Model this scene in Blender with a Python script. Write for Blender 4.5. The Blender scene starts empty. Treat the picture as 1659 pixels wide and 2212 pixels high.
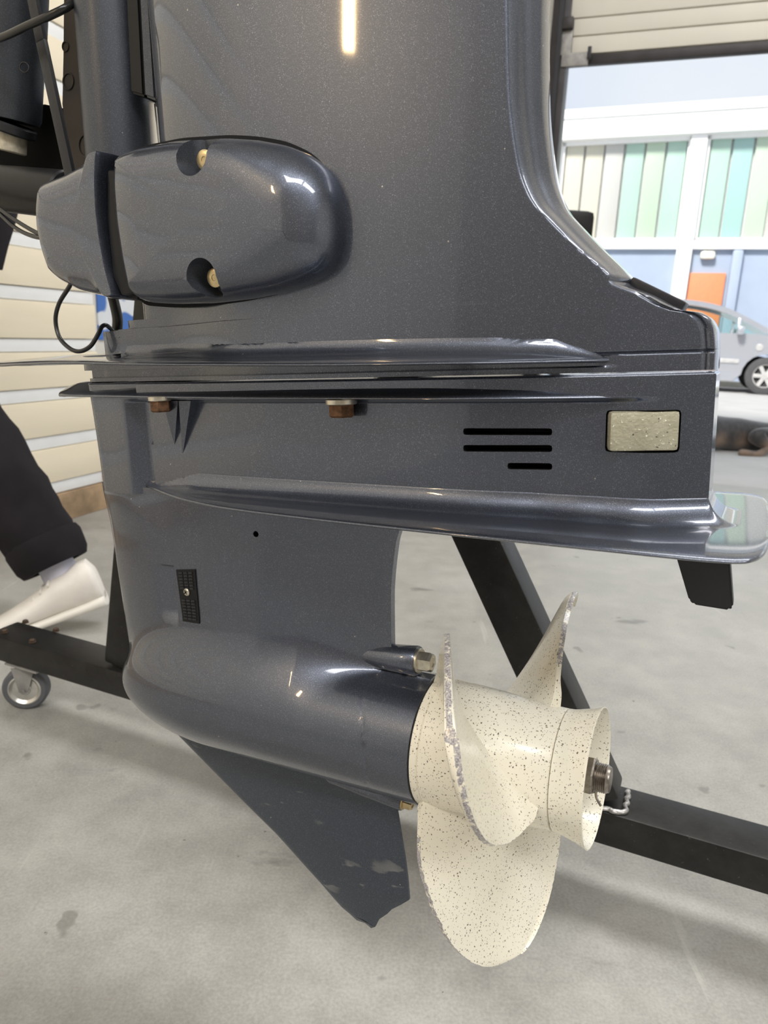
import bpy, bmesh, math, random
import numpy as np
from mathutils import Vector, Matrix
random.seed(7)
C = bpy.context.scene.collection
S = bpy.context.scene

# ------------------------------------------------------------------ camera, world, sun, exposure
IW, IH, F = 1659.0, 2212.0, 1550.0
CX, CY, CAMH = 829.5, 1106.0, 0.76
def unit(a): a = np.array(a, float); return a / np.linalg.norm(a)
DOWN = np.array([-0.04362033, 0.96934074, 0.24181768])       # world down in camera axes (x right, y down, z forward)
Zc = -DOWN; Yc = unit(np.array([0, 0, 1.0]) - DOWN[2] * DOWN); Xc = np.cross(Yc, Zc)
def ray(x, y): return np.array([(x - CX) / F, (y - CY) / F, 1.0])
def c2w(P): return Vector((float(P @ Xc), float(P @ Yc), float(P @ Zc) + CAMH))
def at(x, y, d): return c2w(ray(x, y) * d)                    # a point at depth d metres in front of the lens
def onz(x, y, z=0.0):
    r = ray(x, y); return c2w(r * ((z - CAMH) / (r @ Zc)))
def onplane(x, y, p, nrm):                                    # ray / world plane
    o = Vector((0, 0, CAMH)); r = c2w(ray(x, y)) - o
    return o + r * ((p - o).dot(nrm) / r.dot(nrm))

cam = bpy.data.cameras.new('camera'); cam_o = bpy.data.objects.new('camera', cam); C.objects.link(cam_o)
cam.sensor_fit = 'VERTICAL'; cam.sensor_height = 36.0; cam.lens = F / IH * 36.0
cam.clip_start = 0.02; cam.clip_end = 300
xr = c2w(np.array([1., 0, 0])) - Vector((0, 0, CAMH)); yu = c2w(np.array([0, -1., 0])) - Vector((0, 0, CAMH)); zb = c2w(np.array([0, 0, -1.])) - Vector((0, 0, CAMH))
cam_o.matrix_world = Matrix(((xr.x, yu.x, zb.x, 0), (xr.y, yu.y, zb.y, 0), (xr.z, yu.z, zb.z, CAMH), (0, 0, 0, 1)))
cam.dof.use_dof = True; cam.dof.focus_distance = 0.62; cam.dof.aperture_fstop = 11.0
S.camera = cam_o

w = bpy.data.worlds.new('sky'); S.world = w; w.use_nodes = True
nt = w.node_tree; nt.nodes.clear()
tc = nt.nodes.new('ShaderNodeTexCoord'); nz = nt.nodes.new('ShaderNodeTexNoise'); nz.inputs['Scale'].default_value = 2.2; nz.inputs['Detail'].default_value = 5
rp = nt.nodes.new('ShaderNodeValToRGB'); rp.color_ramp.elements[0].position = .35; rp.color_ramp.elements[1].position = .68
rp.color_ramp.elements[0].color = (.70, .79, .92, 1); rp.color_ramp.elements[1].color = (.88, .92, .97, 1)
bg = nt.nodes.new('ShaderNodeBackground'); bg.inputs['Strength'].default_value = 1.0
wo = nt.nodes.new('ShaderNodeOutputWorld')
nt.links.new(tc.outputs['Generated'], nz.inputs['Vector']); nt.links.new(nz.outputs['Fac'], rp.inputs['Fac'])
nt.links.new(rp.outputs['Color'], bg.inputs['Color']); nt.links.new(bg.outputs[0], wo.inputs['Surface'])

def light(name, kind, loc, energy, col=(1, 1, 1), size=1, sizey=None, rot=(0, 0, 0), angle=None):
    l = bpy.data.lights.new(name, kind); l.energy = energy; l.color = col
    if kind == 'AREA':
        l.shape = 'RECTANGLE'; l.size = size; l.size_y = sizey or size
    if kind == 'SUN' and angle: l.angle = angle
    if kind in ('POINT', 'SPOT'): l.shadow_soft_size = size
    o = bpy.data.objects.new(name, l); C.objects.link(o); o.location = loc; o.rotation_euler = rot; return o
light('sun', 'SUN', (0, -10, 20), 5.0, (1, .96, .90), angle=math.radians(12), rot=(math.radians(48), 0, math.radians(-38)))
# fluorescent tubes under the garage ceiling, two rows
WA = math.radians(19.1)                                        # the left wall runs this far east of straight ahead
DIRW = Vector((math.sin(WA), math.cos(WA), 0)); DIRF = Vector((math.cos(WA), -math.sin(WA), 0))
for i, (a, b, e) in enumerate([(-2.2, -.1, 108), (-2.2, 2.3, 108), (1.9, .3, 75), (1.9, 2.6, 80)]):
    p = DIRW * a + DIRF * b
    light('ceiling_lamp', 'AREA', (p.x, p.y, 3.95), e, (1, .985, .96), 2.2, .9, (0, 0, -WA))
light('work_lamp', 'AREA', (-1.56, -.525, 1.74), 4.0, (1, .68, .34), .05, .26, (math.radians(78), 0, math.radians(-52)))
S.view_settings.view_transform = 'Standard'; S.view_settings.look = 'None'
S.view_settings.gamma = 1; S.view_settings.exposure = 0.0; S.view_settings.use_curve_mapping = False

# ------------------------------------------------------------------ materials
def _mat(name):
    m = bpy.data.materials.new(name); m.use_nodes = True
    return m, m.node_tree, m.node_tree.nodes['Principled BSDF']
def noise(nt, scale, detail=3, coord='Object', stretch=None, rough=.5):
    t = nt.nodes.new('ShaderNodeTexCoord'); n = nt.nodes.new('ShaderNodeTexNoise')
    n.inputs['Scale'].default_value = scale; n.inputs['Detail'].default_value = detail; n.inputs['Roughness'].default_value = rough
    if stretch:
        mp = nt.nodes.new('ShaderNodeMapping'); mp.inputs['Scale'].default_value = stretch
        nt.links.new(t.outputs[coord], mp.inputs['Vector']); nt.links.new(mp.outputs[0], n.inputs['Vector'])
    else: nt.links.new(t.outputs[coord], n.inputs['Vector'])
    return n
def ramp(nt, src, p0, c0, p1, c1):
    r = nt.nodes.new('ShaderNodeValToRGB'); e = r.color_ramp.elements
    e[0].position = p0; e[1].position = p1
    e[0].color = (*c0, 1) if len(c0) == 3 else c0; e[1].color = (*c1, 1) if len(c1) == 3 else c1
    nt.links.new(src, r.inputs['Fac']); return r
def mixc(nt, fac, a, b, mode='MIX'):
    m = nt.nodes.new('ShaderNodeMix'); m.data_type = 'RGBA'; m.blend_type = mode
    for s, v in ((m.inputs[0], fac), (m.inputs[6], a), (m.inputs[7], b)):
        if hasattr(v, 'is_linked') or hasattr(v, 'links'): nt.links.new(v, s)
        elif isinstance(v, (int, float)): s.default_value = v
        else: s.default_value = (*v, 1)
    return m.outputs[2]
def mat(name, col, rough=.5, metal=0, coat=0, var=.10, scale=14, bump=0, bscale=60, stretch=None, crough=.06):
    m, nt, b = _mat(name)
    n = noise(nt, scale, 4, stretch=stretch)
    r = ramp(nt, n.outputs['Fac'], .3, tuple(c * (1 - var) for c in col), .7, tuple(min(1, c * (1 + var)) for c in col))
    nt.links.new(r.outputs['Color'], b.inputs['Base Color'])
    b.inputs['Roughness'].default_value = rough; b.inputs['Metallic'].default_value = metal
    b.inputs['Coat Weight'].default_value = coat; b.inputs['Coat Roughness'].default_value = crough
    if bump:
        n2 = noise(nt, bscale, 4); bp = nt.nodes.new('ShaderNodeBump'); bp.inputs['Strength'].default_value = bump; bp.inputs['Distance'].default_value = .002
        nt.links.new(n2.outputs['Fac'], bp.inputs['Height']); nt.links.new(bp.outputs[0], b.inputs['Normal'])
    return m
def paint(name, base, metal=.86, rough=.37, coat=1.0, scratch=False, crough=.05):
    m, nt, b = _mat(name)
    v = noise(nt, 1900, 1); r = ramp(nt, v.outputs['Fac'], .60, (0, 0, 0), .72, (1, 1, 1))
    c = mixc(nt, r.outputs['Color'], base, tuple(min(1, x * 3.0) for x in base))
    else_ = nt.nodes.new('ShaderNodeTexVoronoi'); else_.inputs['Scale'].default_value = 75; tcx = nt.nodes.new('ShaderNodeTexCoord'); nt.links.new(tcx.outputs['Object'], else_.inputs['Vector'])
    dk = ramp(nt, else_.outputs['Distance'], .035, (1, 1, 1), .055, (0, 0, 0)); sc_ = nt.nodes.new('ShaderNodeSeparateColor'); nt.links.new(else_.outputs['Color'], sc_.inputs[0]); dr = ramp(nt, sc_.outputs[0], .80, (0, 0, 0), .81, (.8, .8, .8))
    c = mixc(nt, mixc(nt, 1.0, dk.outputs['Color'], dr.outputs['Color'], 'MULTIPLY'), c, (.62, .61, .58))          # dust specks
    if scratch:
        n = noise(nt, 60, 4, stretch=(.28, .9, 1)); k = ramp(nt, n.outputs['Fac'], .62, (0, 0, 0), .66, (1, 1, 1))
        g = noise(nt, 14, 2); k2 = ramp(nt, g.outputs['Fac'], .48, (0, 0, 0), .60, (.6, .6, .6))
        mm = mixc(nt, 1.0, k.outputs['Color'], k2.outputs['Color'], 'MULTIPLY')
        c = mixc(nt, mm, c, (.35, .35, .34))
    nt.links.new(c, b.inputs['Base Color'])
    b.inputs['Metallic'].default_value = metal; b.inputs['Roughness'].default_value = rough
    b.inputs['Coat Weight'].default_value = coat; b.inputs['Coat Roughness'].default_value = crough
    bp = nt.nodes.new('ShaderNodeBump'); bp.inputs['Strength'].default_value = .10; bp.inputs['Distance'].default_value = .0004
    nt.links.new(v.outputs['Fac'], bp.inputs['Height']); nt.links.new(bp.outputs[0], b.inputs['Normal'])
    return m
M = {}
PB = (.088, .099, .130)
M['paint'] = paint('blue_grey_metallic_paint', PB)
M['skeg'] = paint('blue_grey_satin_paint', (.046, .056, .076), .35, .5, .35, True, .25)
M['paint_satin'] = paint('blue_grey_textured_paint', (.048, .054, .068), .5, .48, .25, False, .3)
M['recess_shade'] = mat('dark_recess_shade', (.012, .012, .013), .6)  # near-black colour standing in for shade inside recesses and gaps
M['pitch'] = mat('pitch_black_rubber', (.004, .004, .004), .7)
M['black'] = mat('black_plastic', (.008, .008, .009), .42, bump=.1)
M['rubber'] = mat('black_rubber', (.012, .012, .012), .28)
M['darkmetal'] = mat('dark_painted_metal', (.030, .030, .034), .42, .35, bump=.12, bscale=300)
M['brown'] = mat('brown_anodised_bracket', (.040, .034, .029), .5, .2, bump=.1)
M['steel'] = mat('bright_steel', (.75, .76, .77), .22, 1.0)
M['brass'] = mat('yellow_zinc_bolt', (.62, .49, .28), .32, .85, var=.2, scale=150)
M['zinc'] = mat('dull_zinc_bolt', (.60, .56, .47), .30, .9, var=.2, scale=150)
M['rust'] = mat('rusty_bolt', (.13, .065, .032), .75, .35, var=.5, scale=220, bump=.3, bscale=500)
M['shaft'] = mat('worn_shaft_steel', (.30, .27, .24), .35, 1.0, var=.3, scale=200)
M['tan'] = mat('pale_bush', (.42, .38, .30), .85, var=.2, scale=120, bump=.4, bscale=300)
def anode():
    m, nt, b = _mat('pitted_anode_metal')
    n = noise(nt, 60, 5); r = ramp(nt, n.outputs['Fac'], .3, (.36, .34, .25), .7, (.50, .48, .37))
    v = noise(nt, 420, 2); k = ramp(nt, v.outputs['Fac'], .66, (0, 0, 0), .70, (1, 1, 1))
    d = noise(nt, 330, 2); kd = ramp(nt, d.outputs['Fac'], .28, (1, 1, 1), .33, (0, 0, 0))
    c = mixc(nt, k.outputs['Color'], r.outputs['Color'], (.85, .84, .70)); c = mixc(nt, kd.outputs['Color'], c, (.08, .075, .05))
    nt.links.new(c, b.inputs['Base Color']); b.inputs['Roughness'].default_value = .6; b.inputs['Metallic'].default_value = .35
    bp = nt.nodes.new('ShaderNodeBump'); bp.inputs['Strength'].default_value = .5; bp.inputs['Distance'].default_value = .0012
    nt.links.new(v.outputs['Fac'], bp.inputs['Height']); nt.links.new(bp.outputs[0], b.inputs['Normal']); return m
M['anode'] = anode()
def prop_mat():
    m, nt, b = _mat('speckled_cream_enamel')
    n = noise(nt, 9, 3); r = ramp(nt, n.outputs['Fac'], .3, (.84, .79, .66), .7, (.88, .84, .72))
    t = nt.nodes.new('ShaderNodeTexCoord'); wn = noise(nt, 500, 1)
    va = nt.nodes.new('ShaderNodeVectorMath'); va.operation = 'MULTIPLY_ADD'; va.inputs[1].default_value = (.0022,) * 3
    nt.links.new(wn.outputs['Color'], va.inputs[0]); nt.links.new(t.outputs['Object'], va.inputs[2])
    def specks(scale, thr, keep):
        v = nt.nodes.new('ShaderNodeTexVoronoi'); v.inputs['Scale'].default_value = scale; nt.links.new(va.outputs[0], v.inputs['Vector'])
        k = ramp(nt, v.outputs['Distance'], thr, (1, 1, 1), thr + .06, (0, 0, 0))
        sp = nt.nodes.new('ShaderNodeSeparateColor'); nt.links.new(v.outputs['Color'], sp.inputs[0])
        kk = ramp(nt, sp.outputs[0], keep, (0, 0, 0), keep + .02, (1, 1, 1))
        return mixc(nt, 1.0, k.outputs['Color'], kk.outputs['Color'], 'MULTIPLY')
    s1 = specks(300, .17, .40); s2 = specks(560, .20, .45)
    c = mixc(nt, s1, r.outputs['Color'], (.16, .13, .10)); c = mixc(nt, s2, c, (.22, .19, .14))
    a = nt.nodes.new('ShaderNodeAttribute'); a.attribute_name = 'wear'
    en = noise(nt, 260, 3); ad = nt.nodes.new('ShaderNodeMath'); ad.operation = 'ADD'; nt.links.new(a.outputs['Fac'], ad.inputs[0]); nt.links.new(en.outputs['Fac'], ad.inputs[1])
    ek = ramp(nt, ad.outputs[0], 1.12, (0, 0, 0), 1.2, (1, 1, 1))
    mr = nt.nodes.new('ShaderNodeMapRange'); mr.inputs[1].default_value = 1.12; mr.inputs[2].default_value = 1.22; nt.links.new(ad.outputs[0], mr.inputs[0])
    en2 = noise(nt, 900, 3); er = ramp(nt, en2.outputs['Fac'], .35, (.20, .18, .20), .65, (.55, .53, .53))
    c = mixc(nt, mr.outputs[0], c, er.outputs['Color'])
    nt.nodes.remove(ek)
    nt.links.new(c, b.inputs['Base Color']); b.inputs['Roughness'].default_value = .32
    b.inputs['Coat Weight'].default_value = .5; b.inputs['Coat Roughness'].default_value = .12
    return m
M['prop'] = prop_mat()
def floor_mat():
    m, nt, b = _mat('worn_grey_concrete')
    n1 = noise(nt, 1.6, 6, 'Generated'); n1 = noise(nt, 1.3, 7, rough=.6); r1 = ramp(nt, n1.outputs['Fac'], .3, (.335, .328, .305), .7, (.435, .428, .408))
    n2 = noise(nt, 9, 8, rough=.7); r2 = ramp(nt, n2.outputs['Fac'], .25, (.72, .72, .72), .65, (1.05, 1.05, 1.05))
    c = mixc(nt, 1.0, r1.outputs['Color'], r2.outputs['Color'], 'MULTIPLY')
    n3 = noise(nt, 240, 2); r3 = ramp(nt, n3.outputs['Fac'], .25, (.80, .80, .79), .75, (1.1, 1.1, 1.1))
    c = mixc(nt, .8, c, r3.outputs['Color'], 'MULTIPLY')
    s = noise(nt, 3.4, 5, stretch=(1, 2.2, 1)); rs = ramp(nt, s.outputs['Fac'], .665, (0, 0, 0), .71, (.6, .6, .6))
    c = mixc(nt, rs.outputs['Color'], c, (.11, .105, .095))
    s2_ = noise(nt, 11, 3, rough=.4); r2_ = ramp(nt, s2_.outputs['Fac'], .70, (0, 0, 0), .725, (.55, .55, .55)); c = mixc(nt, r2_.outputs['Color'], c, (.13, .128, .118))
    s3_ = noise(nt, 70, 2); r3_ = ramp(nt, s3_.outputs['Fac'], .755, (0, 0, 0), .775, (.8, .8, .8)); c = mixc(nt, r3_.outputs['Color'], c, (.10, .095, .085))
    k = noise(nt, 30, 3, stretch=(1, .06, 1)); kr = ramp(nt, k.outputs['Fac'], .70, (0, 0, 0), .74, (.35, .35, .35))
    c = mixc(nt, kr.outputs['Color'], c, (.55, .54, .50))
    nt.links.new(c, b.inputs['Base Color'])
    rr = ramp(nt, n2.outputs['Fac'], .3, (.30, .30, .30), .7, (.55, .55, .55)); nt.links.new(rr.outputs['Color'], b.inputs['Roughness'])
    bp = nt.nodes.new('ShaderNodeBump'); bp.inputs['Strength'].default_value = .08; bp.inputs['Distance'].default_value = .002
    nt.links.new(n3.outputs['Fac'], bp.inputs['Height']); nt.links.new(bp.outputs[0], b.inputs['Normal']); return m
M['floor'] = floor_mat()
def stand_mat():
    m, nt, b = _mat('black_painted_steel_tube')
    n = noise(nt, 25, 6, rough=.7); r = ramp(nt, n.outputs['Fac'], .3, (.030, .029, .0285), .72, (.052, .051, .050))
    s = noise(nt, 260, 3); k = ramp(nt, s.outputs['Fac'], .70, (0, 0, 0), .74, (.7, .7, .7))
    c = mixc(nt, k.outputs['Color'], r.outputs['Color'], (.16, .15, .14)); nt.links.new(c, b.inputs['Base Color'])
    b.inputs['Roughness'].default_value = .42; b.inputs['Metallic'].default_value = .75; b.inputs['Specular IOR Level'].default_value = .3
    bp = nt.nodes.new('ShaderNodeBump'); bp.inputs['Strength'].default_value = .15; bp.inputs['Distance'].default_value = .002
    nt.links.new(n.outputs['Fac'], bp.inputs['Height']); nt.links.new(bp.outputs[0], b.inputs['Normal']); return m
M['stand'] = stand_mat()
M['weld'] = mat('bare_weld_metal', (.42, .41, .40), .4, .8, var=.4, scale=120, bump=.5, bscale=200)
M['cream'] = mat('cream_panel_board', (.90, .81, .64), .5, var=.05, scale=5, stretch=(.3, .3, 2))
M['white'] = mat('white_painted_batten', (.90, .92, .94), .45, var=.03)
M['plaster'] = mat('off_white_plaster', (.72, .70, .66), .8, var=.05, scale=6, bump=.1)
M['beige'] = mat('beige_back_wall', (.26, .235, .20), .8, var=.06, scale=3)
M['skirt'] = mat('stained_skirting', (.40, .28, .17), .75, var=.35, scale=12)
M['ceil'] = mat('pale_ceiling', (.70, .69, .66), .85, var=.03)
M['doorpanel'] = mat('cream_door_panel', (.66, .63, .56), .5, var=.03, scale=4)
M['darkrail'] = mat('dark_steel_rail', (.035, .032, .034), .45, .4, var=.2)
M['galv'] = mat('galvanised_steel', (.30, .29, .28), .5, .4, var=.25, scale=30)
M['tarmac'] = mat('pale_pavement', (.47, .465, .455), .9, var=.08, scale=2.5, bump=.3)
M['sunlit_strip'] = mat('pale_sunlit_ground', (.66, .66, .56), .8, var=.08)  # pale colour carrying the sunlight on the ground beneath the car
M['bwhite'] = mat('white_facade', (.90, .90, .89), .6, var=.02)
M['bblue'] = mat('grey_blue_facade_panel', (.36, .43, .55), .55, var=.04, scale=3)
M['borange'] = mat('orange_door_panel', (.80, .25, .11), .5, var=.04)
M['lampglass'] = mat('opal_lamp_cover', (.85, .82, .70), .3, var=.03)
for k, c in dict(g_cream=(.58, .56, .46), g_grey=(.53, .53, .50), g_mint=(.42, .60, .51), g_teal=(.35, .55, .52), g_lime=(.48, .60, .47)).items():
    M[k] = mat(k.replace('g_', 'tinted_glass_plank_'), c, .25, coat=.6, var=.08, scale=.7, stretch=(1, 1, .4))
M['carpaint'] = paint('silver_blue_car_paint', (.42, .44, .49), .5, .35)
def glass():
    m, nt, b = _mat('pale_green_car_glass'); b.inputs['Base Color'].default_value = (.80, .92, .87, 1)
    b.inputs['Transmission Weight'].default_value = 1; b.inputs['Roughness'].default_value = .02; b.inputs['IOR'].default_value = 1.05
    return m
M['glass'] = glass()
M['tyre'] = mat('tyre_rubber', (.07, .07, .072), .8)
M['alloy'] = mat('silver_wheel', (.70, .69, .68), .35, .6)
M['trousers'] = mat('black_cotton', (.017, .015, .018), .85, var=.3, scale=9, bump=.4, bscale=40)
M['jacket'] = mat('black_jacket_cloth', (.02, .02, .022), .8, var=.2)
M['sock'] = mat('white_sock', (.70, .70, .82), .9, var=.05, bump=.3, bscale=300)
M['shoe'] = mat('white_leather', (.80, .76, .71), .5, var=.06, scale=20, bump=.12, bscale=60)
M['sole'] = mat('white_rubber_sole', (.78, .75, .69), .6, var=.05)
M['skin'] = mat('skin', (.62, .42, .33), .5, var=.06)
M['hair'] = mat('brown_hair', (.06, .04, .03), .6, var=.3)
def dog_mat():
    m, nt, b = _mat('black_and_tan_coat'); a = nt.nodes.new('ShaderNodeAttribute'); a.attribute_name = 'tan'
    n = noise(nt, 40, 4, stretch=(1, 1, .4)); r = ramp(nt, n.outputs['Fac'], .3, (.018, .016, .016), .7, (.05, .045, .045))
    c = mixc(nt, a.outputs['Fac'], r.outputs['Color'], (.20, .135, .095)); nt.links.new(c, b.inputs['Base Color'])
    b.inputs['Roughness'].default_value = .55; b.inputs['Sheen Weight'].default_value = .3; return m
M['dog'] = dog_mat()
def poster_mat():
    m, nt, b = _mat('blue_printed_poster'); n = noise(nt, 9, 1); r = ramp(nt, n.outputs['Fac'], .52, (.06, .17, .52), .56, (.75, .78, .84))
    nt.links.new(r.outputs['Color'], b.inputs['Base Color']); b.inputs['Roughness'].default_value = .5; return m
M['poster'] = poster_mat()
M['redpost'] = mat('orange_red_post', (.62, .20, .10), .5)

# ------------------------------------------------------------------ mesh helpers
def link(name, me, m=None, parent=None, loc=None):
    o = bpy.data.objects.new(name, me); C.objects.link(o)
    if m is not None: me.materials.append(M[m] if isinstance(m, str) else m)
    if parent: o.parent = parent
    if loc is not None: o.location = loc
    return o
def smooth(me, ang=35):
    for p in me.polygons: p.use_smooth = True
    me.set_sharp_from_angle(angle=math.radians(ang))
def pyd(name, verts, faces, m, parent=None, ang=35, flat=False):
    me = bpy.data.meshes.new(name); me.from_pydata([tuple(v) for v in verts], [], [tuple(f) for f in faces]); me.update()
    b = bmesh.new(); b.from_mesh(me); bmesh.ops.recalc_face_normals(b, faces=b.faces); b.to_mesh(me); b.free()
    if not flat: smooth(me, ang)
    return link(name, me, m, parent)
def bobj(name, b, m, parent=None, ang=35):
    me = bpy.data.meshes.new(name); bmesh.ops.recalc_face_normals(b, faces=b.faces); b.to_mesh(me); b.free(); smooth(me, ang)
    return link(name, me, m, parent)
def add_box(b, c, s, R=None, bev=0):
    t = bmesh.new(); bmesh.ops.create_cube(t, size=1)
    for v in t.verts: v.co = Vector((v.co.x * s[0], v.co.y * s[1], v.co.z * s[2]))
    if bev: bmesh.ops.bevel(t, geom=list(t.edges), offset=bev, segments=2, profile=.6, affect='EDGES')
    for v in t.verts: v.co = (R @ v.co if R else v.co) + Vector(c)
    me = bpy.data.meshes.new('tmp'); t.to_mesh(me); t.free(); b.from_mesh(me); bpy.data.meshes.remove(me)
def box(name, c, s, m, parent=None, R=None, bev=0):
    b = bmesh.new(); add_box(b, c, s, R, bev); return bobj(name, b, m, parent)
def frame(ax, up):                                            # rotation whose x axis is ax, z near up
    x = Vector(ax).normalized(); y = Vector(up).cross(x).normalized(); z = x.cross(y); return Matrix((x, y, z)).transposed()
def add_lathe(b, prof, o, ax, n=48, closed=False):            # prof: (along, radius)
    R = frame(ax, (0, 0, 1) if abs(Vector(ax).normalized().z) < .9 else (1, 0, 0)); o = Vector(o); rings = []
    for s, r in prof:
        if r <= 1e-7: rings.append([b.verts.new(o + R @ Vector((s, 0, 0)))])
        else: rings.append([b.verts.new(o + R @ Vector((s, r * math.cos(2 * math.pi * i / n), r * math.sin(2 * math.pi * i / n)))) for i in range(n)])
    pairs = list(zip(rings, rings[1:])) + ([(rings[-1], rings[0])] if closed else [])
    for A, B in pairs:
        for i in range(n):
            j = (i + 1) % n; q = [A[i % len(A)], A[j % len(A)], B[j % len(B)], B[i % len(B)]]; u = []
            for v in q:
                if v not in u: u.append(v)
            if len(u) > 2:
                try: b.faces.new(u)
                except ValueError: pass
def lathe(name, prof, o, ax, m, parent=None, n=48, closed=False, ang=35):
    b = bmesh.new(); add_lathe(b, prof, o, ax, n, closed); return bobj(name, b, m, parent, ang)
def cyl(r, l, ch=None):                                        # closed cylinder profile with chamfer
    ch = ch if ch is not None else min(r, l) * .12
    return [(0, 0), (0, r - ch), (ch, r), (l - ch, r), (l, r - ch), (l, 0)]
def catmull(P, n=8):
    P = [Vector(p) for p in P]; out = []
    for i in range(len(P) - 1):
        a, b_, c, d = P[max(i - 1, 0)], P[i], P[i + 1], P[min(i + 2, len(P) - 1)]
        for k in range(n):
            t = k / n; out.append(.5 * ((2 * b_) + (c - a) * t + (2 * a - 5 * b_ + 4 * c - d) * t * t + (3 * b_ - a - 3 * c + d) * t ** 3))
    out.append(P[-1]); return out
def tube(name, P, r, m, parent=None, n=12, sm=8):
    P = catmull(P, sm) if sm else [Vector(p) for p in P]; b = bmesh.new(); rings = []; up = Vector((.3, .5, .8)).normalized()
    for i, p in enumerate(P):
        t = (P[min(i + 1, len(P) - 1)] - P[max(i - 1, 0)]).normalized(); s = t.cross(up).normalized(); up = s.cross(t)
        rings.append([b.verts.new(p + (s * math.cos(2 * math.pi * k / n) + up * math.sin(2 * math.pi * k / n)) * r) for k in range(n)])
    for A, B in zip(rings, rings[1:]):
        for k in range(n): b.faces.new((A[k], A[(k + 1) % n], B[(k + 1) % n], B[k]))
    b.faces.new(rings[0]); b.faces.new(rings[-1]); return bobj(name, b, m, parent)
def hexbolt(name, o, ax, r, h, m, parent, washer=True, ring=True):
    b = bmesh.new()
    if washer: add_lathe(b, cyl(r * 1.22, h * .18), o, ax, 32)
    add_lathe(b, [(h * .1, 0), (h * .1, r), (h * .85, r), (h, r * .82), (h, r * .5), (h * .94, r * .46), (h * .94, 0)], o, ax, 6)
    return bobj(name, b, m, parent, 20)
def empty(name, loc, label=None, cat=None, group=None, kind=None):
    o = bpy.data.objects.new(name, None); C.objects.link(o); o.location = loc; o.empty_display_size = .05
    tag(o, label, cat, group, kind); return o
def tag(o, label=None, cat=None, group=None, kind=None):
    for k, v in (('label', label), ('category', cat), ('group', group), ('kind', kind)):
        if v: o[k] = v
    return o
def spl(pts):
    xs = np.array([p[0] for p in pts], float); ys = np.array([p[1] for p in pts], float)
    d = np.gradient(ys, xs)
    h = np.diff(xs); s = np.diff(ys) / h                       # monotone tangents
    for i in range(len(xs)):
        if i == 0: d[i] = s[0]
        elif i == len(xs) - 1: d[i] = s[-1]
        else: d[i] = 0 if s[i - 1] * s[i] <= 0 else 2 * s[i - 1] * s[i] / (s[i - 1] + s[i])
    def f(x):
        x = np.clip(np.asarray(x, float), xs[0], xs[-1]); i = np.clip(np.searchsorted(xs, x) - 1, 0, len(xs) - 2)
        t = (x - xs[i]) / h[i]
        return (2 * t**3 - 3 * t**2 + 1) * ys[i] + (t**3 - 2 * t**2 + t) * h[i] * d[i] + (-2 * t**3 + 3 * t**2) * ys[i + 1] + (t**3 - t**2) * h[i] * d[i + 1]
    return f
def sst(x, a, b): t = np.clip((x - a) / (b - a), 0, 1); return t * t * (3 - 2 * t)
def structure(o): o['kind'] = 'structure'; return o
for k_, v_ in (('recess_shade', .08), ('pitch', .05), ('black', .25), ('darkmetal', .35), ('brown', .3), ('trousers', .15)):
    M[k_].node_tree.nodes['Principled BSDF'].inputs['Specular IOR Level'].default_value = v_
# ------------------------------------------------------------------ the garage: floor, walls, ceiling, roller door; the street
def g2(a, b, z=0): return DIRW * a + DIRF * b + Vector((0, 0, z))       # a along the left wall, b across, from under the camera
RW = Matrix((DIRF, DIRW, (0, 0, 1))).transposed()                       # box axes: x across, y along the wall
wp = onz(190, 1108); LB = wp.dot(DIRF); LEND = onz(226, 1097).dot(DIRW)    # left wall's offset, where its boards end
th_ = onz(1617, 1053); DA = th_.dot(DIRW)                               # the door line
FN = -DIRW
def gbox(name, a0, a1, b0, b1, z0, z1, m, parent=None, bev=0):
    c = g2((a0 + a1) / 2, (b0 + b1) / 2, (z0 + z1) / 2); return box(name, c, (b1 - b0, a1 - a0, z1 - z0), m, parent, RW, bev)
RB, BA, CH = 5.2, -4.2, 4.15
structure(gbox('floor', BA, DA + .02, LB - .6, RB, -.15, 0, 'floor'))
wl = structure(gbox('wall_left', BA, DA + .1, LB - .35, LB - .06, 0, CH, 'plaster'))
def zb(x, y): return onplane(x, y, g2(0, LB), DIRF).z
zs = [(zb(160, 1033), zb(158, 1058)), (zb(133, 937), zb(133, 966)), (zb(70, 842.5), zb(70, 868)), (zb(97, 732), zb(97, 752)), (zb(70, 619.5), zb(97, 652)), (zb(20, 498), zb(48, 537))]
per = (zs[-1][0] - zs[0][0]) / (len(zs) - 1); hh = np.mean([a - b for a, b in zs]); z0 = np.mean([(a + b) / 2 - i * per for i, (a, b) in enumerate(zs)])
z = z0; prev = None
for i in range(12):
    lo, hi = z - hh / 2, z + hh / 2
    gbox('batten', -1.2, LEND, LB - .06, LB - .004, lo, hi, 'white', wl, .004)
    gbox('panel_board', -1.2, LEND, LB - .06, LB + .003, hi + .002, min(z + per - hh / 2 - .002, CH), 'cream', wl, .004)
    z += per
structure(gbox('baseboard_left', -1.2, LEND + .03, LB - .06, LB + .012, 0, z0 - hh / 2 - .003, 'skirt', None, .004))
structure(gbox('trim_1', LEND + .006, LEND + .05, LB - .055, LB + .01, z0 - hh / 2 + .0, z0 + .16, 'redpost', None, .006))
pa_ = onplane(211, 690, g2(0, LB - .055), DIRF).dot(DIRW)
po = gbox('poster', pa_, pa_ + .9, LB - .058, LB - .052, zb(230, 735), zb(230, 640) + .15, 'poster'); tag(po, 'blue and white printed poster on the wall behind the mount cover', 'poster')
structure(gbox('wall_right', BA, DA + .1, RB, RB + .2, 0, CH, 'plaster'))
structure(gbox('wall_back', BA - .2, BA, LB - .35, RB + .2, 0, CH, 'beige'))
structure(gbox('ceiling', BA - .2, DA + .2, LB - .35, RB + .2, CH, CH + .15, 'ceil'))
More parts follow.
